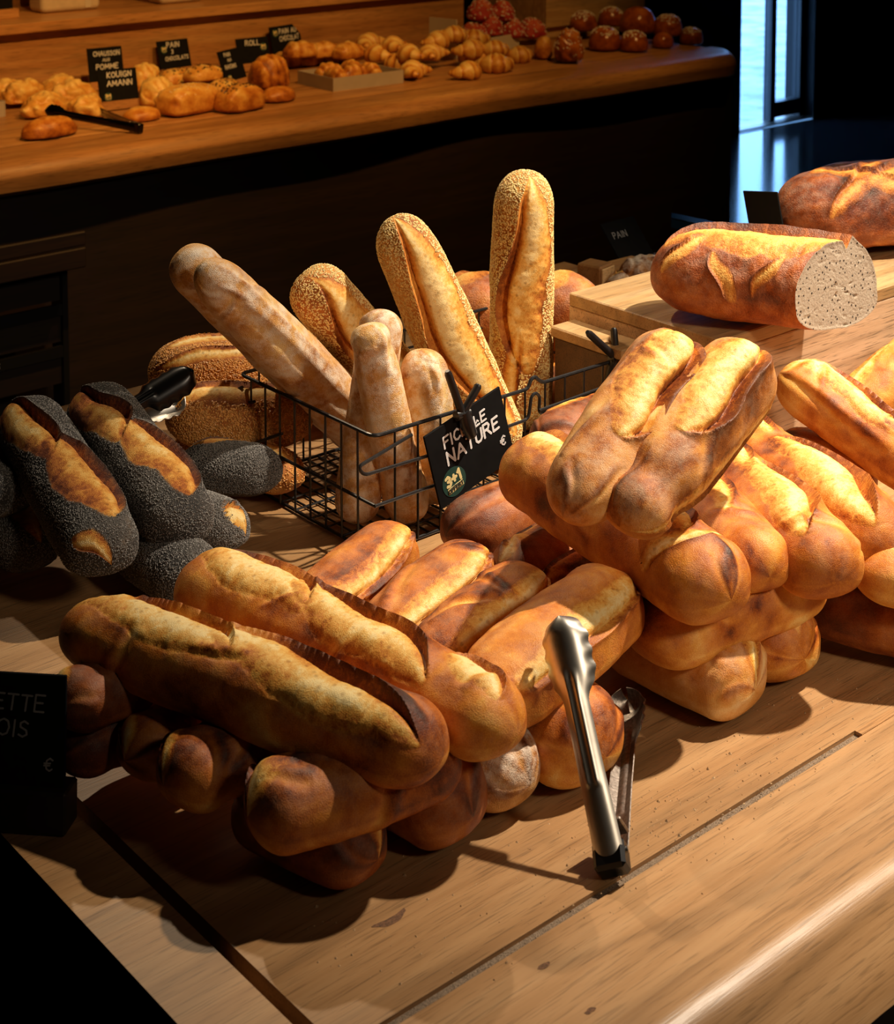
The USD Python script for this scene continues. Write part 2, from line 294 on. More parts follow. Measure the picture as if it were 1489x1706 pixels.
structure('pavement', bx(-6, 40, FY + .2, 40, -.14, -.02), M['pavement'])

# ------------------------------------------------------------------ the bread table
X0, XS0, XS1, X1 = 0.553, 0.6145, 0.626, 3.3
GY0, GY1, GX = 0.836, 0.8445, 1.226
table = thing('bread_table', 'oak bread table in the foreground with routed slots in its worktop', 'table')
rng = np.random.default_rng(5)
seams = [GY1, .962, 1.079, 1.193, 1.305, 1.418, 1.53, 1.642, 1.755, 1.867, 1.98, 2.088]
for a, b in zip(seams[:-1], seams[1:]):
    part(table, 'stave', bx(X0, XS0, a, b, T - .045, T), M['oak'])
    x = XS1; cuts = [x]
    while x < X1 - .9:
        x += rng.uniform(.45, .8); cuts.append(x)
    cuts.append(X1)
    for c, e in zip(cuts[:-1], cuts[1:]):
        part(table, 'stave', bx(c, e, a, b, T - .045, T), M['oak'])
# front plank with a waney, rounded edge
xs = np.linspace(X0, X1, 240)
edge = .672 + .010 * np.sin(xs * 3.1 + .6) + .006 * np.sin(xs * 7.7) + .004 * (meshkit.fbm(np.stack([xs * 18, xs * 0, xs * 0], 1), 3) - .5)
prof = [(GY0, -.075), (GY0, -.0008), (GY0 - .001, 0.0)]
rows = []
for x, e in zip(xs, edge):
    pts = [(y, z) for y, z in prof] + [(e + .055, 0.0)] + [(e + .050 - .038 * math.sin(a), -.038 * (1 - math.cos(a))) for a in np.linspace(0.08, .95, 12)] + [(e + .008, -.027), (e - .006, -.044), (e - .012, -.058), (e - .004, -.066), (e + .02, -.075)]
    rows.append([(x, y, T + z) for y, z in pts])
rows = np.array(rows); n, m = rows.shape[:2]; v = rows.reshape(-1, 3); f = grid_faces(n, m, True)[:, ::-1]
caps = [np.array([[o + 0, o + k, o + k + 1] for k in range(1, m - 1)]) for o in (0, (n - 1) * m)]; caps[0] = caps[0][:, ::-1]
front = trimesh.Trimesh(v, np.vstack([f] + caps), process=False)
if front.volume < 0: front.invert()
oak_front_edge = wood('oak_waney_edge', (.455, .275, .135), (.385, .215, .096), (.30, .158, .064), (1, 0, 0), rough=.37, coat=.0, pores=.3)
part(table, 'front_plank', front, oak_front_edge, smooth=35)
part(table, 'stave', bx(GX, X1, GY0, GY1, T - .045, T), M['oak'])
part(table, 'groove_floor', bx(X0 + .002, GX, GY0, GY1, T - .05, T - .004), M['grit'], label='shallow groove filled with flour and crumbs')
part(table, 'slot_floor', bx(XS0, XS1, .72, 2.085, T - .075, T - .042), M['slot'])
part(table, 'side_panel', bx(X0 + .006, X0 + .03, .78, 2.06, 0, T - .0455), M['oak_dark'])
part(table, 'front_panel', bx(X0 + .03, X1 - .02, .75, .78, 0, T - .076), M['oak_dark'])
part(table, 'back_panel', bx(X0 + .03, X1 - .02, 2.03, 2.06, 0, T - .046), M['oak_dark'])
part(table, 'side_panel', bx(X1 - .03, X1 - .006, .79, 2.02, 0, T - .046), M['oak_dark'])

# riser the country loaves stand on
RX0, RY0, RY1, RZ = 1.537, 1.268, 1.535, .20
riser = thing('display_riser', 'pale oak display block on the table under the country loaves', 'riser')
part(riser, 'top_board', bx(RX0, 3.2, RY0, RY1, T + RZ - .018, T + RZ, .0015), M['oak_pale'])
part(riser, 'body', bx(RX0 + .0005, 3.2, RY0 + .0005, RY1, T, T + RZ - .0185, .001), M['oak_front'])

# ------------------------------------------------------------------ the pastry counter behind
CX0, CX1, CY0, CYJ, CY1 = 0.9, 4.615, 3.685, 3.877, 4.622
counter = thing('pastry_counter', 'long oak pastry counter with raised shelf along the back', 'counter')
xs = np.linspace(CX0, CX1, 160)
rows = []
for x in xs:
    e = CY0 + .012 * math.sin(x * 2.3) + .006 * math.sin(x * 6.1)
    fall = .10 * max(0, (x - (CX1 - .12)) / .12) ** 2
    e += fall
    pts = [(CYJ - .005, -.09), (CYJ - .005, 0), (e + .07, 0)] + [(e + .05 * (1 - math.sin(a)), -.05 * (1 - math.cos(a))) for a in np.linspace(.1, 1.4, 8)] + [(e + .01, -.075), (e + .04, -.09)]
    rows.append([(x, y, T + z) for y, z in pts])
rows = np.array(rows); n, m = rows.shape[:2]; f = grid_faces(n, m, True)[:, ::-1]
caps = [np.array([[o, o + k, o + k + 1] for k in range(1, m - 1)]) for o in (0, (n - 1) * m)]; caps[0] = caps[0][:, ::-1]
lip = trimesh.Trimesh(rows.reshape(-1, 3), np.vstack([f] + caps), process=False)
if lip.volume < 0: lip.invert()
part(counter, 'front_plank', lip, M['oak_orange'], smooth=35)
for i, (a, b) in enumerate(((CYJ, 4.06), (4.06, 4.25), (4.25, 4.44), (4.44, CY1))):
    part(counter, 'stave', bx(CX0, CX1 - .03, a + .0003, b - .0003, T - .05, T - .002 * (i == 0) * 0, .001), M['oak_orange'])
SX1 = PV(772, 60, CY1)[0]; SZ = PV(77, 50, CY1)[2] - T
part(counter, 'back_riser', bx(CX0, SX1, CY1, CY1 + .03, T, T + SZ), M['oak_orange'])
part(counter, 'shelf', bx(CX0, SX1 + .02, CY1 - .035, CY1 + .40, T + SZ, T + SZ + .032, .002), M['oak_orange'])
part(counter, 'back_board', bx(CX0, SX1 + .02, CY1 + .40, CY1 + .43, T, T + 1.1), M['oak_orange'])
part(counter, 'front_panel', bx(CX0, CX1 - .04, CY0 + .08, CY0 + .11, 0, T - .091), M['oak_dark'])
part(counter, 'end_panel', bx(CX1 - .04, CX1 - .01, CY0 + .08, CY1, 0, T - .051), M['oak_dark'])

# knots in the worktop and the crumbs left on it
for i, (x, y, sx, sy) in enumerate(((655, 1532, .017, .0035), (905, 1610, .006, .0022), (983, 1684, .005, .002), (1010, 1330, .004, .002))):
    c = P(x, y); a = np.linspace(0, 2 * np.pi, 26, endpoint=False); r = 1 + .5 * (meshkit.noise(np.stack([np.cos(a) * 2, np.sin(a) * 2, a * 0 + i], 1), i) - .5)
    poly = Polygon(np.stack([sx * r * np.cos(a), sy * r * np.sin(a) + (.004 * np.cos(a) ** 2 if i == 0 else 0)], 1))
    k = trimesh.creation.extrude_polygon(poly, .0003, engine='earcut'); k.apply_translation(c - [0, 0, .0001]); part(table, 'knot', k, M['knot'])
rg = np.random.default_rng(8); n = 420
px_ = np.where(rg.random(n) < .6, rg.normal(1180, 130, n), rg.uniform(500, 1480, n)); py_ = np.where(px_ > 900, 1330 - (px_ - 1180) * .55 + rg.normal(0, 55, n), rg.uniform(1380, 1650, n))
cs = np.array([P(x, y) for x, y in zip(px_, py_)]); rr = rg.uniform(.0004, .0011, n) * np.where(rg.random(n) < .06, 2.0, 1)
vv = (cs[:, None] + np.array([[1, 0, 0], [-1, 0, 0], [0, 1, 0], [0, -1, 0], [0, 0, 1], [0, 0, 0]])[None] * (rr[:, None] * rg.uniform(.6, 1.4, (n, 3)))[:, None]).reshape(-1, 3)
of = np.array([[0, 2, 4], [2, 1, 4], [1, 3, 4], [3, 0, 4], [2, 0, 5], [1, 2, 5], [3, 1, 5], [0, 3, 5]])
cr = part(None, 'bread_crumbs', trimesh.Trimesh(vv, (np.arange(n)[:, None, None] * 6 + of[None]).reshape(-1, 3), process=False), plain('crumbs', (.42, .27, .14), .8, noise=.7, scale=400))
cdata(cr, label='scattered crumbs and flour specks on the front of the worktop', category='crumbs', kind='stuff')

# ================================================================== bread
def loaf_grid(L, w, ht, hb, slashes, seed, cap=(1.1, 1.1), taper=(.12, .12), bend=0.0, sag=0.0, lump=.07, nu=190, nt=84, cut=False, cutskew=0.0, knob=(0, 0), bake0=.62, twist=0.0, lift=0.0):
    """Vertices of a loaf along x. A slash is (u, angle from the top in degrees, length, half width, skew in degrees, ear side, bulge)."""
    t = np.linspace(0, 1, nu); u = t - .62 * np.sin(2 * np.pi * t) / (2 * np.pi)
    if cut: u = t - .3 * np.sin(np.pi * t) / np.pi
    th = np.linspace(-np.pi, np.pi, nt, endpoint=False)
    U, TH = np.meshgrid(u, th, indexing='ij')
    x = (U - .5) * L
    so = np.array([seed * 3.17, seed * 1.7, seed * 2.3])
    def frame_of(s, k, TH):
        us, ang, ln, hw, sk, ear = s[:6]
        a = math.radians(sk); V = TH * w; dx = x - (us - .5) * L; dv = V - math.radians(ang) * w
        p = dx * math.cos(a) + dv * math.sin(a); qq = (-dx * math.sin(a) + dv * math.cos(a)) * ear
        qq = qq - hw * .25 * (1 - (2 * p / ln) ** 2) + .18 * hw * np.sin(p / ln * 9 + seed)
        T_ = np.clip(1 - (2 * p / ln) ** 2, 0, 1)
        jag = 1 + np.where(qq > 0, .55 * (meshkit.fbm(np.stack([p * 20, p * 0 + k * 3.3, p * 0], -1) + so, 2, seed + k) - .5), .8 * (meshkit.fbm(np.stack([p * 38, p * 0 + k * 3.3, p * 0 + 5], -1) + so, 3, seed + k) - .5))
        return p, qq, T_, hw * np.sqrt(T_) * jag, np.abs(dv) < 1.5 * w, dv
    for k, s in list(enumerate(slashes, 1)) * 2:          # slide grid points onto the slash edges
        if s[3] < .0101: continue
        p, qq, T_, b, near, dv = frame_of(s, k, TH)
        for sg in (1, -1):
            dl = sg * b - qq; m = (np.abs(dl) < .52 * 2 * np.pi * w / nt) & (T_ > .03) & near
            TH = TH + np.where(m, dl * s[5] / (w * math.cos(math.radians(s[4]))), 0)
    e0, e1 = np.maximum(U * L, 1e-5), np.maximum((1 - U) * L, 1e-5)
    def capf(e, c): return np.sqrt(np.clip(1 - (1 - np.minimum(1, e / c)) ** 2.3, 4e-4, 1))
    f = capf(e0, cap[0] * w) * (1 if cut else capf(e1, cap[1] * w))
    f = f * (1 - taper[0] * np.clip(1 - U * 2, 0, 1) ** 1.6) * (1 - taper[1] * np.clip(U * 2 - 1, 0, 1) ** 1.6)
    for end, k in ((0, knob[0]), (1, knob[1])):           # a neck before a knob end
        if k: f = f * (1 - k * np.exp(-(((U if end == 0 else 1 - U) * L - 1.15 * w) / (.42 * w)) ** 2))
    st, ct = np.sin(TH), np.cos(TH)
    y = w * np.sign(st) * np.abs(st) ** .92; z = np.where(ct > 0, ht * np.abs(ct) ** .95, -hb * np.abs(ct) ** .62)
    q = np.stack([x, y * 1.0, z * 1.0], -1)
    n1 = meshkit.fbm(q * 15 + so, 3, seed) - .5; n2 = meshkit.fbm(q * 62 + so, 3, seed + 7) - .5; n3 = meshkit.fbm(q * np.array([25, 160, 160]) + so, 2, seed + 11) - .5
    disp = w * (lump * 2.2 * n1 + lump * .42 * n2)
    bake = bake0 + 1.0 * n1 + .55 * n2 + .12 * (ct < -.1) - .10 * np.clip(ct, 0, 1)
    bake = bake - .25 * np.exp(-e0 / (.5 * w)) * (.3 + n2) - (0 if cut else .25 * np.exp(-e1 / (.5 * w)) * (.3 + n2))
    slack = []; flour = np.clip(.55 + 1.6 * n1 + .6 * ct, 0, 1)
    for k, s in enumerate(slashes, 1):
        us, ang, ln, hw, sk, ear = s[:6]; bulge = s[6] if len(s) > 6 else 1.0
        p, qq, T_, b, near, dv = frame_of(s, k, TH)
        inside = (np.abs(qq) < b) & near
        slack.append(np.where(near & (T_ > 0), np.abs(qq) - b, 1.0) if hw >= .0101 else None)
        if hw < .0101:
            g = np.exp(-(qq / (hw * .8)) ** 2) * T_ ** .5 * near; g2 = np.exp(-((qq - hw * 1.5) / (hw * .9)) ** 2) * T_ ** .5 * near
            disp = disp - hw * .30 * g + hw * .34 * g2; bake = bake + .22 * g - .20 * g2; continue
        tt = np.clip(qq / np.maximum(b, 1e-5), -3, 3)
        tear = meshkit.fbm(np.stack([p * 95, qq * 80, q[..., 2] * 50], -1) + so, 3, seed + 20 + k) - .5
        cell = 2 * np.pi * w / nt; T5 = T_ ** .5
        wall = np.clip((b - qq) / (1.6 * cell), 0, 1) * np.clip((b + qq) / (1.6 * cell), 0, 1)
        prof = bulge * hw * .17 * (1 - np.clip(tt, -1, 1) ** 2) * T5 - hw * .40 * sstep(.50, .82, tt) * T5
        lip = np.exp(-np.clip(qq - b, 0, None) / (hw * .34)) * (qq >= 0) * T5 * near
        lip2 = np.exp(-np.clip(-qq - b, 0, None) / (hw * .35)) * (qq < 0) * T5 * near
        rim_ = hw * .34 * lip + hw * .05 * lip2
        disp = np.where(inside, disp * .85 + (prof + hw * .10 * tear) * wall + rim_ * (1 - wall), disp + rim_)
        crustb = bake - .34 * lip * (1 + 2 * n2) - .14 * lip2
        crumbb = .58 + lift - .42 * sstep(.60, .86, tt) * np.clip(1.0 + 1.0 * tear, 0, 2) - .22 * sstep(-.3, -1.0, tt) + .55 * tear + .9 * n1 + .34 * np.exp(-((tt - .12) / .30) ** 2) - .22 * (1 - T_)
        bake = np.where(inside, crumbb * wall + crustb * (1 - wall), crustb)
        flour = flour * (1 - .8 * lip)
    y = y * f + disp * st * np.sqrt(f); z = z * f + disp * ct * np.sqrt(f)
    if twist:
        a = twist * (U - .5); y, z = y * np.cos(a) - z * np.sin(a), y * np.sin(a) + z * np.cos(a)
    s = 2 * U - 1
    if cutskew: x = x + cutskew * y * U ** 3
    y = y + bend * (1 - s * s); z = z + sag * (1 - s * s)
    v = np.stack([x, y, z], -1)
    return v, np.clip(bake, 0, 1), flour, slack

def quad_faces(n, m, score):
    i, j = np.meshgrid(np.arange(n - 1), np.arange(m), indexing='ij'); i = i.ravel(); j = j.ravel(); j2 = (j + 1) % m
    a, b, c, d = i * m + j, i * m + j2, (i + 1) * m + j2, (i + 1) * m + j
    k = (score[a] + score[c] <= score[b] + score[d])[:, None]
    return np.vstack([np.where(k, np.stack([a, b, c], 1), np.stack([a, b, d], 1)), np.where(k, np.stack([a, c, d], 1), np.stack([b, c, d], 1))])
OCT_F = np.array([[0, 2, 4], [2, 1, 4], [1, 3, 4], [3, 0, 4], [2, 0, 5], [1, 2, 5], [3, 1, 5], [0, 3, 5]])
def seeds_on(v, f, n, size, seed, keep=-.55, weight=None):
    """n flattened seeds lying on the faces f, none on the underside."""
    rg = np.random.default_rng(seed)
    a, b, c = v[f[:, 0]], v[f[:, 1]], v[f[:, 2]]; nr = np.cross(b - a, c - a); ar = np.linalg.norm(nr, axis=1) + 1e-15; nr /= ar[:, None]
    pr = ar * (nr[:, 2] > keep)
    if weight is not None: pr = pr * weight
    i = rg.choice(len(f), n, p=pr / pr.sum()); r1, r2 = np.sqrt(rg.random(n)), rg.random(n)
    p = a[i] * (1 - r1)[:, None] + b[i] * (r1 * (1 - r2))[:, None] + c[i] * (r1 * r2)[:, None]; N = nr[i]
    t = rg.normal(size=(n, 3)); t -= N * (t * N).sum(1, keepdims=True); t /= np.linalg.norm(t, axis=1, keepdims=True); B = np.cross(N, t)
    N = N + .35 * rg.normal(size=(n, 3)); N /= np.linalg.norm(N, axis=1, keepdims=True)
    k = rg.uniform(.8, 1.2, n)[:, None]; X, Y, Z = (size[0] * k * t, size[1] * k * B, size[2] * k * N); p = p + Z * .5
    vv = np.stack([p + X, p - X, p + Y, p - Y, p + Z, p - Z], 1).reshape(-1, 3)
    ff = (np.arange(n)[:, None, None] * 6 + OCT_F[None]).reshape(-1, 3)
    return trimesh.Trimesh(vv, ff, process=False)

STYLE = dict(
    golden=('crust',) * 2, brown=('brown',) * 2, pale=('pale',) * 2, dusty=('dusty',) * 2, poppy=('poppy',) * 2, sesame=('sesame_base',) * 2, rye=('rye',) * 2)
def loaf(name, label, category, p0, p1, w, slashes, seed, style='golden', ht=None, hb=None, up=None, roll=0.0, group=None, cut=False, scores='score', seeds=None, **kw):
    p0, p1 = np.array(p0, float), np.array(p1, float)
    rc = np.random.default_rng(seed + 500); slashes = list(slashes)
    for i in range(0 if style in ('rye', 'sesame', 'poppy') else 5):    # small cracks and folds about the ends and flanks
        slashes.append((rc.choice([rc.uniform(.03, .16), rc.uniform(.84, .97), rc.uniform(.2, .8)]), rc.uniform(-80, 80), rc.uniform(.035, .09), rc.uniform(.003, .0075), rc.uniform(-80, 80), rc.choice([-1, 1]), .4))
    X = p1 - p0; L = np.linalg.norm(X); X /= L
    Z = np.array([0, 0, 1.0]) if up is None else np.array(up, float)
    Z = Z - X * (Z @ X); Z /= np.linalg.norm(Z); Y = np.cross(Z, X)
    if roll:
        a = math.radians(roll); Y, Z = Y * math.cos(a) + Z * math.sin(a), Z * math.cos(a) - Y * math.sin(a)
    ht = ht or w * .92; hb = hb or w * .72
    th = thing(name, label, category, (p0 + p1) / 2, np.array([X, Y, Z]), group)
    v, bake, flour, slack = loaf_grid(L, w, ht, hb, slashes, seed, cut=cut, **kw)
    nu, nt = v.shape[:2]; vv = v.reshape(-1, 3)
    sl_all = np.min([np.abs(q) for q in slack if q is not None] or [np.ones((nu, nt))], axis=0).ravel()
    f = quad_faces(nu, nt, sl_all)
    vv = np.vstack([vv, v[0].mean(0), v[-1].mean(0)]); j = np.arange(nt); j2 = (j + 1) % nt; o = nu * nt
    f = np.vstack([f, np.stack([np.full(nt, o), j2, j], 1)] + ([] if cut else [np.stack([np.full(nt, o + 1), (nu - 1) * nt + j, (nu - 1) * nt + j2], 1)]))
    if (np.einsum('ij,ij->i', vv[f[:, 0]], np.cross(vv[f[:, 1]], vv[f[:, 2]]))).sum() < 0: f = f[:, ::-1]
    bk = np.append(bake.ravel(), [bake[0].mean(), bake[-1].mean()]); fl = np.append(flour.ravel(), [flour[0].mean(), flour[-1].mean()])
    nr = vnormals(vv, f); op = np.zeros(len(vv))
    fs = np.zeros(len(f), int)
    for k, sl in enumerate(slack, 1):
        if sl is not None: fs[np.append(sl.ravel(), [1, 1])[f].mean(1) < 0] = k; op[:-2] = np.maximum(op[:-2], sstep(.0008, -.0022, sl.ravel()))
    def sub(sel, nm, m, label=None):
        g = f[sel]
        if not len(g): return
        ids, inv = np.unique(g, return_inverse=True); g = inv.reshape(-1, 3)
        part(th, nm, (vv[ids], g), M[m], normals=nr[ids], attrs=dict(bake=bk[ids], flour=fl[ids], open=op[ids]), label=label)
    cm, om = STYLE[style]
    sub(fs == 0, 'crust', cm)
    for k in range(1, len(slashes) + 1): sub(fs == k, scores, om)
    if style == 'sesame': part(th, 'sesame_seeds', seeds_on(vv, f[fs == 0], seeds or 7500, (.00165, .0011, .0008), seed), M['sesame_dark' if kw.get('bake0', .62) < .55 else 'sesame'], kind='stuff')
    if style == 'poppy': part(th, 'poppy_seeds', seeds_on(vv, f[fs == 0], seeds or 9000, (.0010, .0008, .0007), seed), M['poppy_seed'], kind='stuff')
    if cut:                                                   # the sliced face: porous crumb, slightly hollow
        ring = v[-1]; c = ring.mean(0); rr = [ring * 1.0]; R_ = [1.0, .985, .965] + list(np.linspace(.94, .03, 26)); rg = []
        for s in R_:
            p = c + (ring - c) * s
            h = meshkit.fbm(p * np.array([1, 170, 170]) + 3.3, 3, 5); pit = -.0016 * sstep(.62, .78, h) * (s < .955)
            p = p + np.array([1.0, 0, 0]) * (pit + (-.0006 if s < .96 else 0))[:, None]; rg.append(p)
        rg = np.array(rg); cv = np.vstack([rg.reshape(-1, 3), c]); n = len(R_); cf = grid_faces(n, nt, True); cf = np.vstack([cf, np.stack([(n - 1) * nt + j, (n - 1) * nt + j2, np.full(nt, n * nt)], 1)])
        fn = np.cross(cv[cf[:, 1]] - cv[cf[:, 0]], cv[cf[:, 2]] - cv[cf[:, 0]]).sum(0)
        if fn[0] < 0: cf = cf[:, ::-1]
        part(th, 'cut_face', (cv, cf), M['white_crumb'], smooth=40, label='pale grey sliced face dotted with dark seeds')
    return th
M['white_crumb'] = crust('seeded_crumb', [(0, (.42, .34, .26)), (.5, (.62, .54, .44)), (1, (.72, .66, .56))], rough=.85, bump=.35, fine=300.0, speck=(150.0, .20, (.05, .035, .025)))

# ---- slash patterns
def S2(ear=1, hw=.022, ln=.19, ang=0, sk=-9): return [(.27, ang + 8, ln, hw, sk, ear), (.71, ang - 6, ln, hw, sk, ear)]
def S3(ear=1, hw=.02, ln=.15, ang=0, sk=-12): return [(.2, ang + 8, ln, hw, sk, ear), (.5, ang, ln, hw, sk, ear), (.8, ang - 6, ln, hw, sk, ear)]
B = 'bread'
# ---- front left heap: two long loaves on top
loaf('baguette', 'long golden baguette lying frontmost on top of the front-left heap', B, P(108, 1040, .122), P(738, 1262, .108), .041,
     [(.245, -8, .20, .028, -9, 1, 1.2), (.70, -28, .215, .028, -10, 1, 1.2)], 1, cap=(1.5, 1.0), taper=(.22, .05), nu=240, nt=116, bake0=.56)
loaf('baguette', 'long golden baguette on top of the front-left heap, just behind the frontmost one', B, P(312, 966, .108), P(862, 1224, .104), .042,
     [(.22, -6, .18, .029, -8, 1, 1.3), (.58, -20, .19, .028, -9, 1, 1.2), (.88, -2, .07, .018, -14, 1, 1)], 2, cap=(1.2, .95), taper=(.06, .14), nu=240, nt=116, bake0=.58)
# fan of short loaves sloping down under them
for i, (a, b, z0, z1, w, sd, lab) in enumerate((
        ((675, 893), (490, 1058), .080, .046, .038, 11, 'short tan loaf at the back left of the fan, its end nearest the basket floor'),
        ((805, 925), (610, 1090), .085, .050, .038, 12, 'short tan loaf with a pale left flank, second in the fan from the left'),
        ((900, 966), (690, 1130), .092, .058, .038, 13, 'short brown loaf with a pale side crack, third in the fan from the left'),
        ((1042, 985), (780, 1190), .112, .088, .045, 14, 'broad short loaf at the right end of the fan, behind the raised tongs jaw'))):
    loaf('short_baguette', lab, B, P(*a, z0), P(*b, z1), w, [(.46, 40, .20 if i < 3 else .25, .017, 3, 1, .9), (.55, -62, .15, .006, 2, 1, .2)], sd, cap=(1.0, 1.2), taper=(.10, .15), bake0=.50 if i in (2,) else .58)
# ends that stick out below on the left
for a, b, z0, z1, w, sd, lab in (
        ((95, 1190), (255, 1112), .092, .092, .034, 21, 'baguette end poking out left, uppermost under the long front loaf'),
        ((92, 1262), (290, 1170), .050, .050, .036, 22, 'round baguette end just right of the BAGUETTE sign'),
        ((207, 1268), (400, 1168), .056, .056, .033, 23, 'small round baguette end between the two larger ends on the left of the heap'),
        ((272, 1310), (500, 1205), .068, .068, .038, 24, 'cracked baguette end with a pale flour seam below the long front loaf')):
    loaf('baguette', lab, B, P(*a, z0), P(*b, z1), w, [(.12, 20, .07, .012, 40, 1, .7)], sd, style='brown' if sd in (21, 22) else 'golden', cap=(.95, 1), taper=(.05, .1), knob=(.10, 0), bake0=.50, nu=150, nt=72)
loaf('baguette', 'bottommost loaf of the front-left heap, its cracked tip lying on the worktop', B, P(400, 1335, .030), P(630, 1432, .030), .036, [(.80, 25, .10, .018, -8, 1, .9)], 31, style='brown', cap=(1, .9), taper=(.1, .05), bake0=.58)
loaf('baguette', 'loaf lying crosswise under the frontmost long baguette, torn slash at its left end', B, P(412, 1362, .072), P(765, 1262, .070), .038, [(.13, 22, .085, .020, 52, 1, .8)], 32, style='golden', cap=(.8, 1), taper=(.02, .3), bake0=.42)
loaf('baguette', 'brown rounded loaf end resting on the worktop under the tips of the two long baguettes', B, P(560, 1235, .036), P(788, 1362, .032), .043, [(.9, 12, .05, .010, -25, 1, .5)], 33, style='brown', cap=(1, .8), taper=(.1, .02), bake0=.68)
loaf('baguette', 'floury loaf end on the worktop right below the tip of the second long baguette', B, P(640, 1190, .036), P(884, 1306, .032), .040, [(.85, 18, .06, .006, 20, 1, .5)], 34, style='pale', cap=(1, .9), taper=(.1, .02), bake0=.48)
loaf('short_baguette', 'plump loaf end on the worktop directly behind the standing tongs', B, P(790, 1120, .048), P(1010, 1262, .036), .050, [(.80, 58, .10, .008, -20, 1, .5), (.72, -30, .09, .005, 14, 1, .4)], 35, style='golden', cap=(1, .75), taper=(.1, .03), bake0=.60)
# middle: dark loaves under the sign
loaf('short_baguette', 'dark glossy loaf below the black ficelle sign', B, P(742, 895, .050), P(935, 838, .050), .043, [(.45, -20, .17, .007, 6, 1, .3)], 41, style='brown', cap=(1.1, 1), bake0=.50)
loaf('short_baguette', 'orange brown loaf in the shade between the fan and the right-hand heap', B, P(828, 985, .050), P(1000, 885, .060), .040, [(.4, 20, .13, .013, 10, 1, .6)], 42, style='brown', cap=(1, 1), bake0=.66)
loaf('short_baguette', 'golden slashed loaf half hidden behind the rightmost loaf of the fan', B, P(900, 1003, .060), P(1060, 925, .060), .030, [(.45, 10, .13, .013, 4, 1, .8)], 43, cap=(1, 1), bake0=.50, nu=130, nt=64)

# ---- right-hand heap
loaf('short_baguette', 'pale topped loaf on top of the right heap, leaning against the wire basket', B, P(1136, 574, .315), P(938, 862, .210), .041,
     [(.28, -6, .185, .030, 3, 1, .8)], 51, style='dusty', cap=(1.0, 1.15), taper=(.0, .24), bake0=.50, nu=220, nt=116, up=(-.1, -.45, 1))
loaf('short_baguette', 'floury loaf on top of the right heap, right of the one leaning on the basket', B, P(1254, 592, .305), P(1032, 878, .205), .0415,
     [(.27, -10, .175, .027, 3, 1, .8), (.62, -52, .14, .012, 6, -1, .6), (.5, 88, .26, .012, -4, 1, .4)], 52, style='dusty', cap=(1.0, .95), taper=(.0, .20), knob=(0, .16), bake0=.54, nu=220, nt=116, up=(-.1, -.45, 1))
loaf('short_baguette', 'long tan loaf under the two top ones, its smooth round end facing the front', B, P(862, 768, .150), P(1218, 1000, .142), .047, [(.17, -5, .12, .022, -10, 1, .9), (.64, 5, .14, .024, -6, 1, .9), (.83, -22, .10, .0115, 72, -1, .5)], 53, cap=(1.0, .85), taper=(.06, .02), bake0=.60, nu=220, nt=104)
loaf('short_baguette', 'loaf with folded dark tip, second in the middle row of the right heap', B, P(1085, 775, .140), P(1282, 962, .136), .043, [(.5, 5, .14, .014, -10, 1, .5)], 54, cap=(1, .8), taper=(.05, .20), bake0=.58)
loaf('short_baguette', 'loaf with torn pale slash, third in the middle row of the right heap', B, P(1150, 745, .138), P(1398, 968, .130), .043, [(.30, 0, .13, .014, -8, 1, .9), (.66, -8, .16, .027, -10, 1, 1.1)], 55, cap=(1, .85), taper=(.06, .02), bake0=.60, nu=210, nt=104)
loaf('short_baguette', 'loaf with wide torn pale slash, last in the middle row of the right heap', B, P(1190, 712, .130), P(1500, 930, .118), .044, [(.18, 5, .11, .016, -6, 1, 1), (.66, -16, .20, .030, -9, 1, 1.2)], 56, cap=(1, .9), taper=(.1, .02), bake0=.60, nu=210, nt=104)
loaf('baguette', 'golden slashed baguette leaning out to the right of the right heap', B, P(1298, 622, .165), P(1622, 852, .040), .042, [(.30, -12, .19, .025, -9, 1, 1.2), (.28, -70, .16, .008, -4, 1, .5), (.78, -30, .16, .025, -9, 1, 1.2)], 57, cap=(1.2, 1), taper=(.08, .02), bake0=.66, nu=220, nt=104)
loaf('baguette', 'golden baguette end at the right edge of the frame, beside the display block', B, np.array([1.88, 1.19, T + .15]), np.array([1.684, 1.222, T + .036]), .034, [(.6, -10, .17, .014, 6, -1, 1)], 58, cap=(1.2, 1.3), bake0=.80, nu=140, nt=64)
loaf('short_baguette', 'dark loaf in the hollow behind the middle row of the right heap', B, P(1288, 745, .078), P(1460, 815, .045), .040, [(.18, 20, .08, .014, 20, 1, 1)], 59, style='brown', cap=(1, 1), bake0=.66, nu=140, nt=64)
loaf('short_baguette', 'tan loaf lying crosswise under the middle row of the right heap', B, P(1058, 1062, .084), P(1365, 955, .086), .045, [(.45, -48, .15, .012, 5, 1, 1.0)], 60, cap=(.9, 1), taper=(.0, .25), bake0=.62)
loaf('short_baguette', 'front loaf of the right heap, its floury flat end on the worktop', B, P(1020, 1045, .036), P(1258, 1150, .034), .044, [(.80, 25, .09, .014, -22, 1, .8)], 61, style='dusty', cap=(1, .6), taper=(.1, .02), bake0=.66)
loaf('short_baguette', 'small tan loaf end at the front right of the right heap', B, P(1150, 985, .036), P(1340, 1098, .034), .045, [(.78, 15, .07, .012, -30, 1, .6)], 62, cap=(1, .75), taper=(.1, .04), bake0=.68)
loaf('short_baguette', 'dark brown loaf lying on the worktop at the right edge of the frame', B, P(1285, 985, .040), P(1640, 1062, .036), .043, [(.62, 42, .16, .010, -4, 1, .3)], 63, style='brown', cap=(1.5, 1), taper=(.25, .02), bake0=.52)
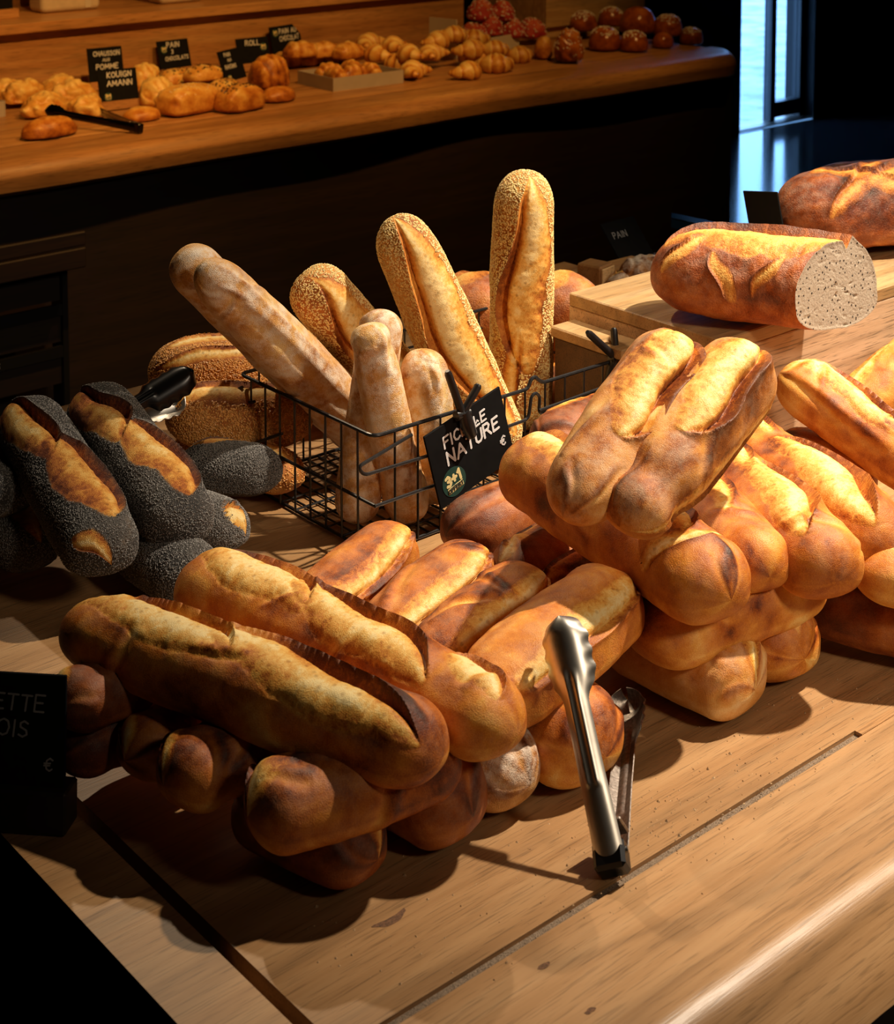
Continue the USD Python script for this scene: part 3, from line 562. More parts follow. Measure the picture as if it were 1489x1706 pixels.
loaf('short_baguette', 'golden loaf peeking out at the right edge above the dark brown loaf', B, P(1420, 952, .100), P(1640, 985, .09), .035, [(.5, 0, .1, .012, 4, 1, .8)], 64, cap=(1, 1), bake0=.72, nu=120, nt=60)
loaf('short_baguette', 'brown loaf with a pale strip on top, behind the loaf leaning on the basket', B, P(898, 742, .135), P(1040, 690, .13), .036, [(.6, 30, .12, .015, 4, 1, .8)], 65, style='brown', cap=(.9, 1), bake0=.62, nu=130, nt=64)
loaf('short_baguette', 'loaf buried in the right heap beside the display block', B, P(1180, 770, .045), P(1440, 930, .045), .042, [], 67, style='brown', bake0=.55, nu=110, nt=56)

# ---- poppy seed loaves on the left
PP = 'poppy seed '
loaf('poppy_baguette', 'grey poppy seed loaf at the far left, pale cracked patch at its front tip', B, P(38, 684, .150), P(186, 942, .070), .041, [(.25, -42, .135, .025, 12, 1, .8), (.64, -4, .150, .029, 10, 1, .8), (.955, -30, .055, .013, 50, -1, .1)], 71, style='poppy', lift=-.12, cap=(.9, .9), taper=(.05, .02), nu=210, nt=104)
loaf('poppy_baguette', 'grey poppy seed loaf leaning right beside the far left one', B, P(150, 664, .150), P(318, 893, .075), .042, [(.25, -44, .13, .026, 12, 1, .8), (.66, -2, .14, .028, 10, 1, .8)], 72, style='poppy', lift=-.12, cap=(.9, .9), taper=(.03, .02), nu=210, nt=104)
loaf('poppy_baguette', 'poppy seed loaf cut off by the left edge, lowest of the poppy seed loaves', B, P(-95, 800, .05), P(72, 930, .04), .038, [(.68, -5, .15, .018, 4, 1, 1)], 73, style='poppy', nu=150, nt=72)
loaf('poppy_baguette', 'sliver of poppy seed loaf at the left edge, above the lowest one', B, P(-70, 690, .10), P(16, 845, .088), .036, [(.6, 20, .12, .02, 5, 1, 1)], 74, style='poppy', nu=120, nt=60)
loaf('poppy_baguette', 'poppy seed loaf lying low under the tips of the two large poppy seed loaves', B, P(195, 880, .036), P(345, 985, .036), .040, [(.22, 10, .07, .016, -10, 1, .6)], 75, style='poppy', nu=150, nt=72)
loaf('poppy_baguette', 'poppy seed loaf end pointing right, next to the basket shadow', B, P(270, 850, .045), P(408, 895, .036), .036, [(.94, 0, .04, .016, 80, 1, .6)], 76, style='poppy', nu=140, nt=64)
loaf('poppy_baguette', 'poppy seed loaf lying crosswise behind, tip towards the basket', B, P(300, 775, .06), P(468, 790, .06), .036, [(.3, 15, .11, .012, 12, 1, .6)], 77, style='poppy', nu=150, nt=72)

loaf('poppy_baguette', 'poppy seed loaf lying behind, propping up the tops of the two large poppy seed loaves', B, P(55, 735, .040), P(200, 722, .040), .036, [], 78, style='poppy', nu=110, nt=60, seeds=3000)
# ---- sesame loaves behind and left of the basket
loaf('sesame_baguette', 'toasted sesame loaf behind the tongs, upper of the pair left of the basket', B, P(247, 622, .105), P(452, 612, .105), .046, [(.6, 0, .15, .013, 6, 1, .6), (.5, -45, .15, .011, 8, 1, .5)], 81, style='sesame', bake0=.5)
loaf('sesame_baguette', 'toasted sesame loaf with an orange split, lower of the pair left of the basket', B, P(276, 690, .088), P(520, 702, .076), .048, [(.42, -28, .17, .018, 6, 1, .9)], 82, style='sesame', bake0=.5)
loaf('sesame_baguette', 'orange sesame loaf in the shade below the pair left of the basket', B, P(300, 735, .040), P(500, 800, .034), .034, [(.6, -30, .14, .014, 6, 1, .8)], 83, style='sesame', bake0=.5, nu=130, nt=64, seeds=2500)
loaf('sesame_baguette', 'sesame loaf seen through the back wires of the basket', B, P(470, 610, .075), P(650, 585, .07), .045, [(.5, 20, .16, .015, 5, 1, .8)], 84, style='sesame', bake0=.56, nu=130, nt=64, seeds=3000)
loaf('sesame_baguette', 'lower sesame loaf behind the basket, under the one seen through the back wires', B, P(480, 668, .05), P(700, 640, .04), .045, [(.5, 20, .16, .015, 5, 1, .8)], 85, style='sesame', bake0=.56, nu=130, nt=64, seeds=3000)

# ---- standing in the basket
TC = np.array([-.55, -.7, .35])
def bt(px, wy, z):                          # foot of a standing loaf: level z on the upright plane y = wy
    a, b = PV(px, 850, wy), PV(px, 950, wy); k = (T + z - a[2]) / (b[2] - a[2]); return a + (b - a) * k
loaf('sesame_baguette', 'tallest sesame loaf standing in the wire basket', B, PV(873, 284, 1.56), bt(866, 1.575, .012), .043, [(.38, 14, .27, .030, -4, -1, .8), (.78, -26, .15, .012, -8, 1, .5)], 91, style='sesame', up=TC, cap=(1.1, 1), taper=(.12, .02), bake0=.70, lift=.16, nu=240, nt=116, seeds=10000, ht=.040, hb=.036)
loaf('sesame_baguette', 'tall sesame loaf leaning left in the middle of the wire basket', B, PV(655, 362, 1.56), bt(835, 1.52, .012), .043, [(.42, 22, .36, .028, 2, -1, .8)], 92, style='sesame', up=TC, cap=(1.2, 1), taper=(.2, .02), bake0=.70, lift=.16, nu=240, nt=116, seeds=10000, ht=.040, hb=.036)
loaf('sesame_baguette', 'shorter sesame loaf leaning left behind the white ficelle tips', B, PV(507, 460, 1.62), bt(745, 1.60, .012), .040, [(.32, 22, .22, .026, 2, -1, .8)], 93, style='sesame', up=TC, cap=(1.0, 1), taper=(.05, .02), bake0=.70, lift=.16, nu=210, nt=104, seeds=8000, ht=.037, hb=.033)
F = 'ficelle'
loaf('ficelle', 'long pale ficelle leaning far left over the basket rim, the nearer of the pair', B, PV(335, 440, 1.57), bt(640, 1.60, .03), .036, [(.44, -2, .30, .0075, 1, 1, .5), (.30, 55, .24, .006, 0, -1, .3)], 94, style='pale', up=TC, cap=(1.5, 1), taper=(.25, .0), bake0=.72, nu=240, nt=84)
loaf('ficelle', 'pale ficelle leaning far left over the basket rim, the one tucked behind', B, PV(298, 422, 1.625), bt(605, 1.655, .03), .034, [], 95, style='pale', up=TC, cap=(1.2, 1), taper=(.10, .0), bake0=.62, nu=200, nt=72)
loaf('ficelle', 'floury ficelle standing upright at the front corner of the basket', B, PV(612, 540, 1.455), bt(683, 1.450, .008), .027, [(.62, 20, .05, .008, 10, 1, .6)], 96, style='pale', up=TC, cap=(.9, 1), taper=(.12, .0), knob=(.10, 0), bake0=.70, nu=220, nt=80, lump=.10)
loaf('ficelle', 'brownish ficelle standing behind the floury one at the front corner', B, PV(640, 515, 1.495), bt(590, 1.485, .010), .028, [], 97, style='pale', up=TC, cap=(.9, 1), taper=(.1, .0), bake0=.55, nu=200, nt=72, lump=.10)
loaf('ficelle', 'short blotchy ficelle standing just left of the black sign', B, PV(702, 582, 1.465), bt(722, 1.47, .010), .030, [(.20, 55, .10, .010, -6, 1, .6)], 98, style='pale', up=TC, cap=(1.1, 1), taper=(.12, .0), bake0=.64, nu=200, nt=76, lump=.11)

# ---- country loaves on the block and behind the basket
loaf('country_loaf', 'halved dark country loaf with its seeded sliced face turned right', B, P(1086, 452, RZ + .052), P(1395, 488, RZ + .050), .072, [(.60, -20, .25, .044, 2, 1, .5), (.22, -50, .09, .0125, 50, 1, .7), (.47, -72, .075, .0115, -55, -1, .6), (.74, -70, .07, .0115, 50, 1, .6)], 101, style='rye', cut=True, cap=(1.0, 1), taper=(.10, 0), ht=.062, hb=.046, bake0=.52, nu=210, nt=116, lump=.08, roll=-6, cutskew=.55)
loaf('country_loaf', 'whole dark country loaf with crossed slashes behind the black sign', B, P(1302, 364, RZ + .056), P(1640, 330, RZ + .056), .084, [(.30, -35, .19, .020, 42, 1, .8), (.36, -38, .21, .019, -38, 1, .8), (.55, -20, .2, .022, 20, 1, .7)], 102, style='rye', cap=(1.0, 1), ht=.070, hb=.05, bake0=.52, nu=200, nt=116, lump=.08)
loaf('country_loaf', 'darkest country loaf at the back right, only its burnt top showing', B, PD(1330, 330, 2.75), PD(1640, 318, 2.72), .075, [], 103, style='rye', ht=.06, hb=.05, bake0=.25, nu=120, nt=64)
loaf('seeded_loaf', 'pale seeded loaf behind the basket between the two tall sesame loaves', B, P(735, 520, .128), P(870, 505, .128), .055, [(.5, 10, .12, .028, 4, 1, .6)], 104, style='rye', bake0=.85, nu=130, nt=64)
loaf('seeded_loaf', 'rough crusted loaf behind the basket right of the tallest sesame loaf', B, P(880, 520, .125), P(1000, 505, .125), .055, [(.5, 5, .10, .020, 40, 1, .9)], 105, style='rye', bake0=.70, nu=130, nt=64)
loaf('seeded_loaf', 'orange crusted loaf behind the basket, below the rough crusted one', B, P(850, 592, .045), P(1005, 570, .045), .055, [(.5, -10, .11, .020, 20, 1, .7)], 106, style='golden', bake0=.66, nu=130, nt=64)
loaf('seeded_loaf', 'low orange loaf behind the basket wires, lying under the pale seeded loaf', B, P(720, 600, .045), P(850, 585, .045), .055, [], 107, style='golden', bake0=.6, nu=110, nt=56)
loaf('seeded_loaf', 'orange loaf on the worktop behind the basket wires at the foot of the display block', B, P(890, 662, .04), P(1010, 640, .04), .045, [], 108, style='golden', bake0=.66, nu=110, nt=56)

# ================================================================== lettering (single-stroke marker hand)
GLYPH = {
 'A': (.8, [[(0, 0), (.4, 1), (.8, 0)], [(.15, .36), (.66, .38)]]), 'B': (.62, [[(0, 0), (0, 1), (.45, .95), (.5, .75), (.4, .55), (0, .52), (.5, .48), (.6, .25), (.45, .03), (0, 0)]]),
 'C': (.68, [[(.66, .82), (.45, 1), (.15, .9), (0, .5), (.14, .1), (.42, 0), (.68, .16)]]), 'E': (.58, [[(.58, 1), (0, 1), (0, 0), (.58, 0)], [(0, .52), (.48, .53)]]), 'F': (.56, [[(0, 0), (.02, 1), (.6, 1.02)], [(0, .54), (.46, .55)]]),
 'G': (.72, [[(.68, .85), (.42, 1), (.12, .86), (0, .48), (.14, .1), (.45, 0), (.7, .12), (.7, .45), (.42, .45)]]), 'H': (.66, [[(0, 0), (0, 1)], [(.66, 0), (.66, 1)], [(0, .52), (.66, .52)]]), 'I': (.12, [[(.06, 0), (.06, 1)]]),
 'K': (.62, [[(0, 0), (0, 1)], [(.6, 1), (.02, .45), (.62, 0)]]), 'L': (.54, [[(0, 1), (0, 0), (.54, .02)]]), 'M': (.9, [[(0, 0), (.08, 1), (.45, .25), (.82, 1), (.9, 0)]]), 'N': (.7, [[(0, 0), (.02, 1), (.68, 0), (.7, 1)]]),
 'O': (.74, [[(.37, 1), (.1, .86), (0, .5), (.1, .13), (.37, 0), (.64, .13), (.74, .5), (.64, .86), (.37, 1)]]), 'P': (.58, [[(0, 0), (0, 1), (.45, .96), (.58, .74), (.42, .5), (0, .47)]]),
 'R': (.64, [[(0, 0), (0, 1), (.45, .96), (.56, .74), (.42, .52), (0, .5)], [(.3, .5), (.64, 0)]]), 'S': (.56, [[(.55, .86), (.3, 1), (.06, .86), (.08, .62), (.48, .42), (.54, .16), (.28, 0), (0, .12)]]), 'T': (.66, [[(0, 1), (.68, 1)], [(.34, 1), (.32, 0)]]),
 'U': (.66, [[(0, 1), (.02, .2), (.2, 0), (.46, .02), (.64, .24), (.66, 1)], ]), 'W': (.9, [[(0, 1), (.2, 0), (.45, .7), (.7, 0), (.9, 1)]]), 'X': (.6, [[(0, 0), (.6, 1)], [(0, 1), (.6, 0)]]), 'Y': (.64, [[(0, 1), (.32, .5), (.64, 1)], [(.32, .5), (.3, 0)]]),
 '3': (.5, [[(.02, .9), (.3, 1), (.48, .8), (.36, .57), (.18, .54), (.4, .48), (.52, .25), (.3, 0), (0, .1)]]), '1': (.3, [[(0, .78), (.22, 1), (.22, 0)]]), '+': (.5, [[(0, .45), (.5, .45)], [(.25, .18), (.25, .72)]]),
 '€': (.62, [[(.62, .85), (.4, 1), (.14, .82), (.08, .5), (.16, .16), (.42, 0), (.62, .14)], [(-.06, .6), (.45, .6)], [(-.06, .42), (.4, .42)]]), '^': (.4, [[(0, 0), (.2, .25), (.4, .03)]]), ' ': (.35, []), '.': (.1, [[(.04, 0), (.06, .02)]]),
}
def writing(text, h, pen, slant=.08, gap=.26, seed=0):
    """Flat lettering as a shapely shape: baseline on y = 0, height h."""
    rg = np.random.default_rng(seed + len(text)); x = 0; out = []
    for ch in text:
        wd, strokes = GLYPH[ch]; k = rg.uniform(.94, 1.06); dy = rg.uniform(-.04, .04)
        for st in strokes:
            out.append(LineString([((x + px * k + slant * py) * h, (py * k + dy) * h) for px, py in st]).buffer(pen, quad_segs=3))
        x += (wd + gap) * k
    return unary_union(out), x * h
def flat(shape, depth=.0006):
    ms = [trimesh.creation.extrude_polygon(g, depth, engine='earcut') for g in getattr(shape, 'geoms', [shape]) if g.area > 0]
    return cat(ms)
def to_board(mesh, o, X, Y, N, lift):
    m = mesh.copy(); v = m.vertices; m.vertices = o + v[:, :1] * X + v[:, 1:2] * Y + (v[:, 2:] + lift) * N; return m
from shapely import affinity
def slate(name, label, cat_, o, X, Y, lines, w, h, badge=None, th=.003, group=None, euro=None, mat_='chalk', extra=None, pen=.06):
    """A slate board: o its lower left corner, X and Y its edges' directions; lines of (text, x, y, height, angle) in metres on it."""
    X = np.array(X, float) / np.linalg.norm(X); Y = np.array(Y, float); Y = Y - X * (X @ Y); Y /= np.linalg.norm(Y); N = np.cross(X, Y)
    t = thing(name, label, cat_, o, np.array([X, Y, N]), group)
    part(t, 'board', bx(0, w, 0, h, -th, 0, .0006), M['slate'])
    I = np.eye(3)
    for i, (tx, x, y, hh, ang) in enumerate(lines):
        s, wd = writing(tx, hh, hh * pen, seed=i)
        if ang == 0 and wd > w * .95 - x: s = affinity.scale(s, (w * .95 - x) / wd, 1, origin=(0, 0))
        part(t, 'lettering', to_board(flat(affinity.translate(affinity.rotate(s, ang, origin=(0, 0)), x, y), .0004), np.zeros(3), *I, .0001), M[mat_])
    if badge:
        bxp, byp, r, ang = badge
        def put(s): return affinity.translate(affinity.rotate(s, ang, origin=(0, 0)), bxp, byp)
        b = part(t, 'offer_badge', to_board(flat(put(Point(0, 0).buffer(r)), .0003), np.zeros(3), *I, .00005), M['green_print'])
        s, wd = writing('3+1', r * .72, r * .10, slant=0, gap=.22); part(b, 'numerals', to_board(flat(put(affinity.translate(s, -wd / 2 + r * .08, -r * .08)), .0003), np.zeros(3), *I, .0004), M['gold_print'])
        part(b, 'strip', to_board(flat(put(sbox(-r * .66, -r * .62, r * .66, -r * .22)), .0003), np.zeros(3), *I, .0004), M['gold_print'])
        s, wd = writing('OFFERT', r * .26, r * .035, slant=0, gap=.22); part(b, 'lettering', to_board(flat(put(affinity.translate(s, -wd / 2 + r * .03, -r * .55)), .0003), np.zeros(3), *I, .0008), M['dark_print'])
    return t

# ================================================================== wire basket
BX0, BX1, BY0, BY1, BZ = 1.104, 1.632, 1.416, 1.692, .143
bk = thing('wire_basket', 'black wire basket on the table holding the standing sesame loaves and ficelles', 'basket', (0, 0, T))
def rect(z, x0=BX0, x1=BX1, y0=BY0, y1=BY1, r=.022): return fillet([(x0, y0, z), (x1, y0, z), (x1, y1, z), (x0, y1, z)], r, 6, True)
W3, W2 = .0021, .0014
def tb(p): return np.array(p) - [0, 0, T]
fr = [(BX0, BY0, BZ), tb(PV(879, 648, BY0)), tb(PV(884, 632, BY0)), tb(PV(891, 627, BY0)), tb(PV(898, 634, BY0)), tb(PV(905, 637, BY0)), (BX1, BY0, BZ), (BX1, BY1, BZ), (BX0, BY1, BZ)]
for q in fr: pass
rim = fillet([np.array(q) for q in fr], .012, 5, True)
part(bk, 'rim', tube(rim, W3 * 1.15, 8), M['black_wire'], smooth=40)
part(bk, 'rail', tube(fillet([(BX0, BY0 - .002, .062), (BX0 - .002, BY1, .062), (BX1 + .002, BY1 + .002, .062)], .022, 6), W3, 8), M['black_wire'], smooth=40)
part(bk, 'rail', tube(fillet([(BX0 - .001, BY0 - .003, .062), (BX0 + .06, BY0 - .003, .062), (BX1 + .002, BY0 - .003, .062), (BX1 + .002, BY1, .062)], .016, 5), W3, 8), M['black_wire'], smooth=40)
part(bk, 'bottom_frame', tube(rect(.0035), W3, 8), M['black_wire'], smooth=40)
part(bk, 'rail', tube(fillet([(BX0 + .1, BY1 + .003, .115), (BX1 + .003, BY1 + .003, .115), (BX1 + .003, BY0 + .02, .115)], .018, 5), W3 * .9, 8), M['black_wire'], smooth=40)
ly = BY0 - .006
hook = [tb(PV(686, 724, ly)), tb(PV(596, 778, ly)), tb(PV(606, 792, ly)), tb(PV(720, 757, ly)), tb(PV(880, 698, ly)), tb(PV(885, 660, ly)), tb(PV(892, 654, ly)), tb(PV(899, 660, ly)), tb(PV(897, 690, ly)), tb(PV(945, 674, ly)), tb(PV(1000, 652, ly))]
part(bk, 'hinged_gate_wire', tube(fillet(hook, .008, 5), W3, 8), M['black_wire'], smooth=40)
part(bk, 'hinged_gate_wire', tube([tb(PV(898, 684, ly - .003)), tb(PV(945, 667, ly - .003)), tb(PV(1005, 645, ly - .003))], W3, 8), M['black_wire'], smooth=40)
lx = BX0 - .002
for a, b_, c in (((404, 645), (356, 668), (424, 669)), ((470, 722), (414, 742), (470, 766))):
    q = [tb(PX(*a, lx)), tb(PX(*b_, lx - .012)), tb(PX(b_[0] + 8, b_[1] + 12, lx - .012)), tb(PX(*c, lx))]
    part(bk, 'side_hook', tube(fillet(q, .007, 5), W3, 8), M['black_wire'], smooth=40)
for x in np.arange(BX0 + .030, BX1 - .01, .0345):
    for y, sy in ((BY0, -1), (BY1, 1)):
        hz = BZ + (.006 if False else 0)
        part(bk, 'upright_wire', tube([(x, y + sy * .0015, .003), (x, y + sy * .0015, hz)], W2, 6), M['black_wire'], smooth=40)
for y in np.arange(BY0 + .028, BY1 - .01, .0315):
    for x, sx in ((BX0, -1), (BX1, 1)):
        part(bk, 'upright_wire', tube([(x + sx * .0015, y, .003), (x + sx * .0015, y, BZ)], W2, 6), M['black_wire'], smooth=40)
part(bk, 'bottom_grid', cat([tube([(x, BY0, .0025), (x, BY1, .0025)], W2, 6) for x in np.arange(BX0 + .018, BX1, .0172)] + [tube([(BX0, y, .005), (BX1, y, .005)], W2, 6) for y in np.arange(BY0 + .028, BY1, .0315)]), M['black_wire'], kind='stuff')

# ---- signs clipped to the basket
sy = BY0 - .011
TL, TR, BR, BL = (PV(x, y, sy) for x, y in ((692, 742), (815, 658), (862, 760), (735, 850)))
Xd = (TR - TL + BR - BL) / 2; Yd = (TL - BL + TR - BR) / 2; sw, sh = np.linalg.norm(Xd), np.linalg.norm(Yd)
slate('price_sign', 'black sign clipped to the basket, hand lettered FICELLE NATURE with a round offer badge', 'sign', BL, Xd, Yd,
      [('FICELLE', sw * .20, sh * .70, sh * .135, 2), ('NATURE', sw * .20, sh * .47, sh * .16, 3), ('^', sw * .625, sh * .76, sh * .10, 0), ('€', sw * .86, sh * .26, sh * .11, -4)], sw, sh, badge=(sw * .22, sh * .235, sh * .185, 4), th=.003, pen=.095)
def clip(label, foot, tips, dn):
    c = thing('sign_clip', label, 'clip', foot)
    base = np.array(foot)
    for tp in tips:
        d = np.array(tp) - base; Ld = np.linalg.norm(d); d /= Ld
        part(c, 'prong', tube([d * .0, d * Ld * .5, d * Ld * .93, d * Ld], [.0052, .0050, .0048, .0028], 10), M['black_plastic'], smooth=50)
    part(c, 'jaw', tube([np.array([0, 0, .004]), np.array(dn) * .4, np.array(dn) * .9, np.array(dn)], [.0080, .0092, .0075, .004], 12), M['black_plastic'], smooth=50)
    part(c, 'spring', tube([(-.010, 0, 0), (.010, 0, 0)], .0062, 10), M['black_wire'], smooth=50)
cy_ = BY0 - .016
clip('black clip gripping the FICELLE NATURE sign to the basket rim', PV(770, 690, cy_), [PV(745, 618, cy_), PV(798, 640, cy_ - .006)], PV(787, 728, cy_) - PV(770, 690, cy_))
cx_ = 1.56
clip('black clip on the basket rim beside the display block', PV(1026, 597, BY0 - .004), [PV(978, 553, BY0 - .004), PV(1022, 546, BY0 + .004), PV(1086, 560, BY0 - .004)], PV(1012, 650, BY0 - .004) - PV(1026, 597, BY0 - .004))
o = PV(990, 702, BY0 - .010); slate('price_sign', 'blank black sign hanging from the clip beside the display block', 'sign', o, PV(1045, 676, BY0 - .010) - o, PV(985, 650, BY0 - .010) - o, [], .05, .035)
# ---- signs standing around
def standing(label, c0, X, w, h, lean, lines, badge=None, base=None, up=.0, name='price_sign', mat_='chalk', pen=.075):
    X = np.array(X, float); X /= np.linalg.norm(X); back = np.cross(UPW, X); Y = UPW * math.cos(lean) + back * math.sin(lean)
    t = slate(name, label, 'sign', c0 - X * w / 2, X, Y, lines, w, h, badge, mat_=mat_, pen=pen)
    if base: part(t, 'wooden_foot', bx(-.004, w + .004, -base, 0.006, -.022, .010, .002), M['oak_orange'] if base < .03 else M['oak_dark'])
    return t
c0 = P(-5, 1318, .030); Xs = RIGHT * .96 - FH * .10
standing('black BAGUETTE sign on a dark wooden foot at the left edge, before the front-left heap', c0, Xs, .118, .100, .10,
         [('BAGUETTE', .004, .072, .0135, -2), ('OIS', .058, .048, .013, -2), ('€', .100, .020, .011, 0)], base=.030, mat_='dim_chalk', pen=.06)
o = PD(1252, 405, 2.40); slate('price_sign', 'blank black sign seen from behind between the two country loaves', 'sign', o, PD(1338, 412, 2.30) - o, PD(1243, 307, 2.40) - o, [], .078, .080)
o = P(1036, 440, .02); slate('price_sign', 'dark board with faint marks behind the halved country loaf', 'sign', o, P(1112, 418, .02) - o, [0.03, .10, .12], [('PAIN', .015, .05, .012, 0)], .095, .085, mat_='dim_chalk')

# ---- low boards and small floury loaves behind the halved loaf
for i, (a, b, z, wd, lab) in enumerate((((905, 478), (1000, 452), .035, .09, 'oak board lying behind the basket, nearest the display block'), ((1000, 446), (1022, 437), .060, .05, 'short upright oak end piece behind the low boards'), ((1018, 455), (1092, 436), .045, .06, 'thin oak ledge behind the display block with a floury loaf before it'))):
    p0, p1 = P(*a, z), P(*b, z); X = p1 - p0; L_ = np.linalg.norm(X); X /= L_
    t = thing('oak_board', lab, 'board', (*p0[:2], T), np.array([X, np.cross(UPW, X), UPW]))
    part(t, 'plank', bx(0, L_, 0, wd, 0, z, .003), M['oak_orange'])
    part(t, 'edge_strip', bx(.002, L_ - .002, -.004, -.0002, .004, z - .004, .001), M['oak_pale'])
p0 = P(975, 528, .165); p1 = P(1092, 564, .165)
t = thing('oak_crate', 'narrow oak box standing against the left end of the display block', 'crate', (p0[0] - .03, p1[1], T))
part(t, 'body', bx(-.03, .028, 0, p0[1] - p1[1], 0, .150, .002), M['oak_brown']); part(t, 'lid', bx(-.034, .030, -.004, p0[1] - p1[1] + .004, .1502, .165, .002), M['oak_pale'])
loaf('rye_roll', 'small floury roll half hidden behind the corner of the display block', B, P(1012, 478, .03), P(1068, 470, .03), .026, [(.5, 10, .04, .011, 30, 1, .6)], 111, style='pale', bake0=.55, nu=90, nt=56)
loaf('rye_roll', 'striped floury loaf behind the left tip of the halved country loaf', B, P(1036, 462, .045), P(1110, 448, .045), .034, [(.3, 10, .05, .006, 60, 1, .6), (.6, 10, .05, .006, 60, 1, .6)], 112, style='pale', bake0=.4, nu=90, nt=56)
t = thing('menu_folder', 'blue gleam painted as an added folder lying behind the halved country loaf', 'folder', (0, 0, 0))  # added object, its blue colour paints in a gleam seen behind the loaf
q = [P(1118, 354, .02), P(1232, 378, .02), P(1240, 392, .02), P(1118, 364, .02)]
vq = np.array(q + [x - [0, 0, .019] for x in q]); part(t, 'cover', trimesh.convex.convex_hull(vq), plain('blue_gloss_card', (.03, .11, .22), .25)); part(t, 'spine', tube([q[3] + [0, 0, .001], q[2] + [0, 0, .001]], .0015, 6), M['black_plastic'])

# ================================================================== tongs
def tong_arm(L, hw, head, seed=0, thick=.0011):
    """One sprung arm with a scalloped head: x from the hinge to the tip, outer side +z."""
    n, m = 150, 25; s = np.linspace(0, 1, n); t = np.linspace(-1, 1, m); x = s * L; h0 = 1 - head[0] / L
    k = sstep(h0 - .05, h0 + .07, s); wd = hw * (1 - .12 * sstep(0, .5, s)) * (1 - k) + head[1] * k
    e = np.clip((L - x) / (head[1] * 1.15), 0, 1); wd = wd * np.where(k > .5, np.sqrt(np.clip(1 - (1 - e) ** 2.2, .02, 1)), 1)
    edge_ = .045 * np.sin((x - h0 * L) / head[0] * 2 * np.pi * 4.6) * k
    dep = .0052 * (1 - k) + head[1] * .62 * k
    S_, T_ = np.meshgrid(s, t, indexing='ij')
    y = wd[:, None] * T_ * (1 + edge_[:, None] * np.clip((np.abs(T_) - .72) / .28, 0, 1)); z = -dep[:, None] * np.abs(T_) ** 2.6 - .006 * (k * np.clip((s - .93) / .07, 0, 1) ** 2)[:, None]
    rib = .0013 * (np.exp(-((np.abs(y) - hw * .34) / (hw * .17)) ** 2)) * (sstep(.30, .33, S_) * (1 - sstep(h0 + .05, h0 + .10, S_)))
    z = z + rib
    v = np.stack([np.broadcast_to(x[:, None], y.shape), y, z], -1); f = grid_faces(n, m); vv = v.reshape(-1, 3); nr = vnormals(vv, f)
    if nr[:, 2].sum() < 0: f = f[:, ::-1]; nr = -nr
    inner = vv - nr * thick; o = len(vv); idx = np.arange(n * m).reshape(n, m)
    ring = np.concatenate([idx[0], idx[1:, -1], idx[-1, ::-1][1:], idx[::-1, 0][1:-1]]); r2 = np.roll(ring, -1)
    side = np.vstack([np.stack([ring, ring + o, r2 + o], 1), np.stack([ring, r2 + o, r2], 1)])
    mm = trimesh.Trimesh(np.vstack([vv, inner]), np.vstack([f, f[:, ::-1] + o, side]), process=False); mm.fix_normals(); return mm
def tongs(label, hinge, tip1, tip2, hw, head, m1, m2, side):
    """hinge and both tips are points in the shop; side is the direction across the blades."""
    hinge = np.array(hinge); t = thing('serving_tongs', label, 'tongs', hinge)
    for nm, tip, other, mm in (('jaw', tip1, tip2, m1), ('jaw', tip2, tip1, m2)):
        X = np.array(tip) - hinge; L = np.linalg.norm(X); X /= L
        Z = -(np.array(other) - np.array(tip)); Z = Z - X * (X @ Z); Z /= np.linalg.norm(Z); Y = np.cross(Z, X)
        a = tong_arm(L, hw, head); v = a.vertices; a.vertices = v[:, :1] * X + v[:, 1:2] * Y + (v[:, 2:] + .006) * Z
        part(t, nm, a, mm, smooth=35)
        if nm == 'jaw' and tip is tip1: XX, YY = X, Y
    X2 = (np.array(tip2) - hinge); X2 /= np.linalg.norm(X2); ax = XX + X2; ax /= np.linalg.norm(ax); Z = np.cross(ax, YY)
    c = bx(-.004, .020, -hw * 1.08, hw * 1.08, -.0095, .0095, .003); c.vertices = c.vertices[:, :1] * ax + c.vertices[:, 1:2] * YY + c.vertices[:, 2:] * Z
    part(t, 'hinge', c, M['black_metal'])
    r_ = bx(.030, .0335, -hw * 1.12, hw * 1.12, -.012, .012, .001); r_.vertices = r_.vertices[:, :1] * ax + r_.vertices[:, 1:2] * YY + r_.vertices[:, 2:] * Z
    part(t, 'lock_ring', r_, M['steel_dark'])
    part(t, 'rivet', tube([-YY * hw * 1.2 + ax * .012, YY * hw * 1.2 + ax * .012], .0028, 10), M['steel'], smooth=40)
    return t
hg = P(1020, 1446, .012); t2 = P(1046, 1166, .024); t1 = P(930, 1026, .168)
tongs('steel tongs standing open on the worktop in front of the loaves', hg, t1, t2, .0125, (.060, .0205), M['steel'], M['steel_dark'], None)
tongs('black tipped tongs lying between the poppy seed loaves and the sesame loaves', P(165, 712, .115), P(322, 616, .165), P(300, 670, .112), .0125, (.066, .022), M['black_metal'], M['steel'], None)

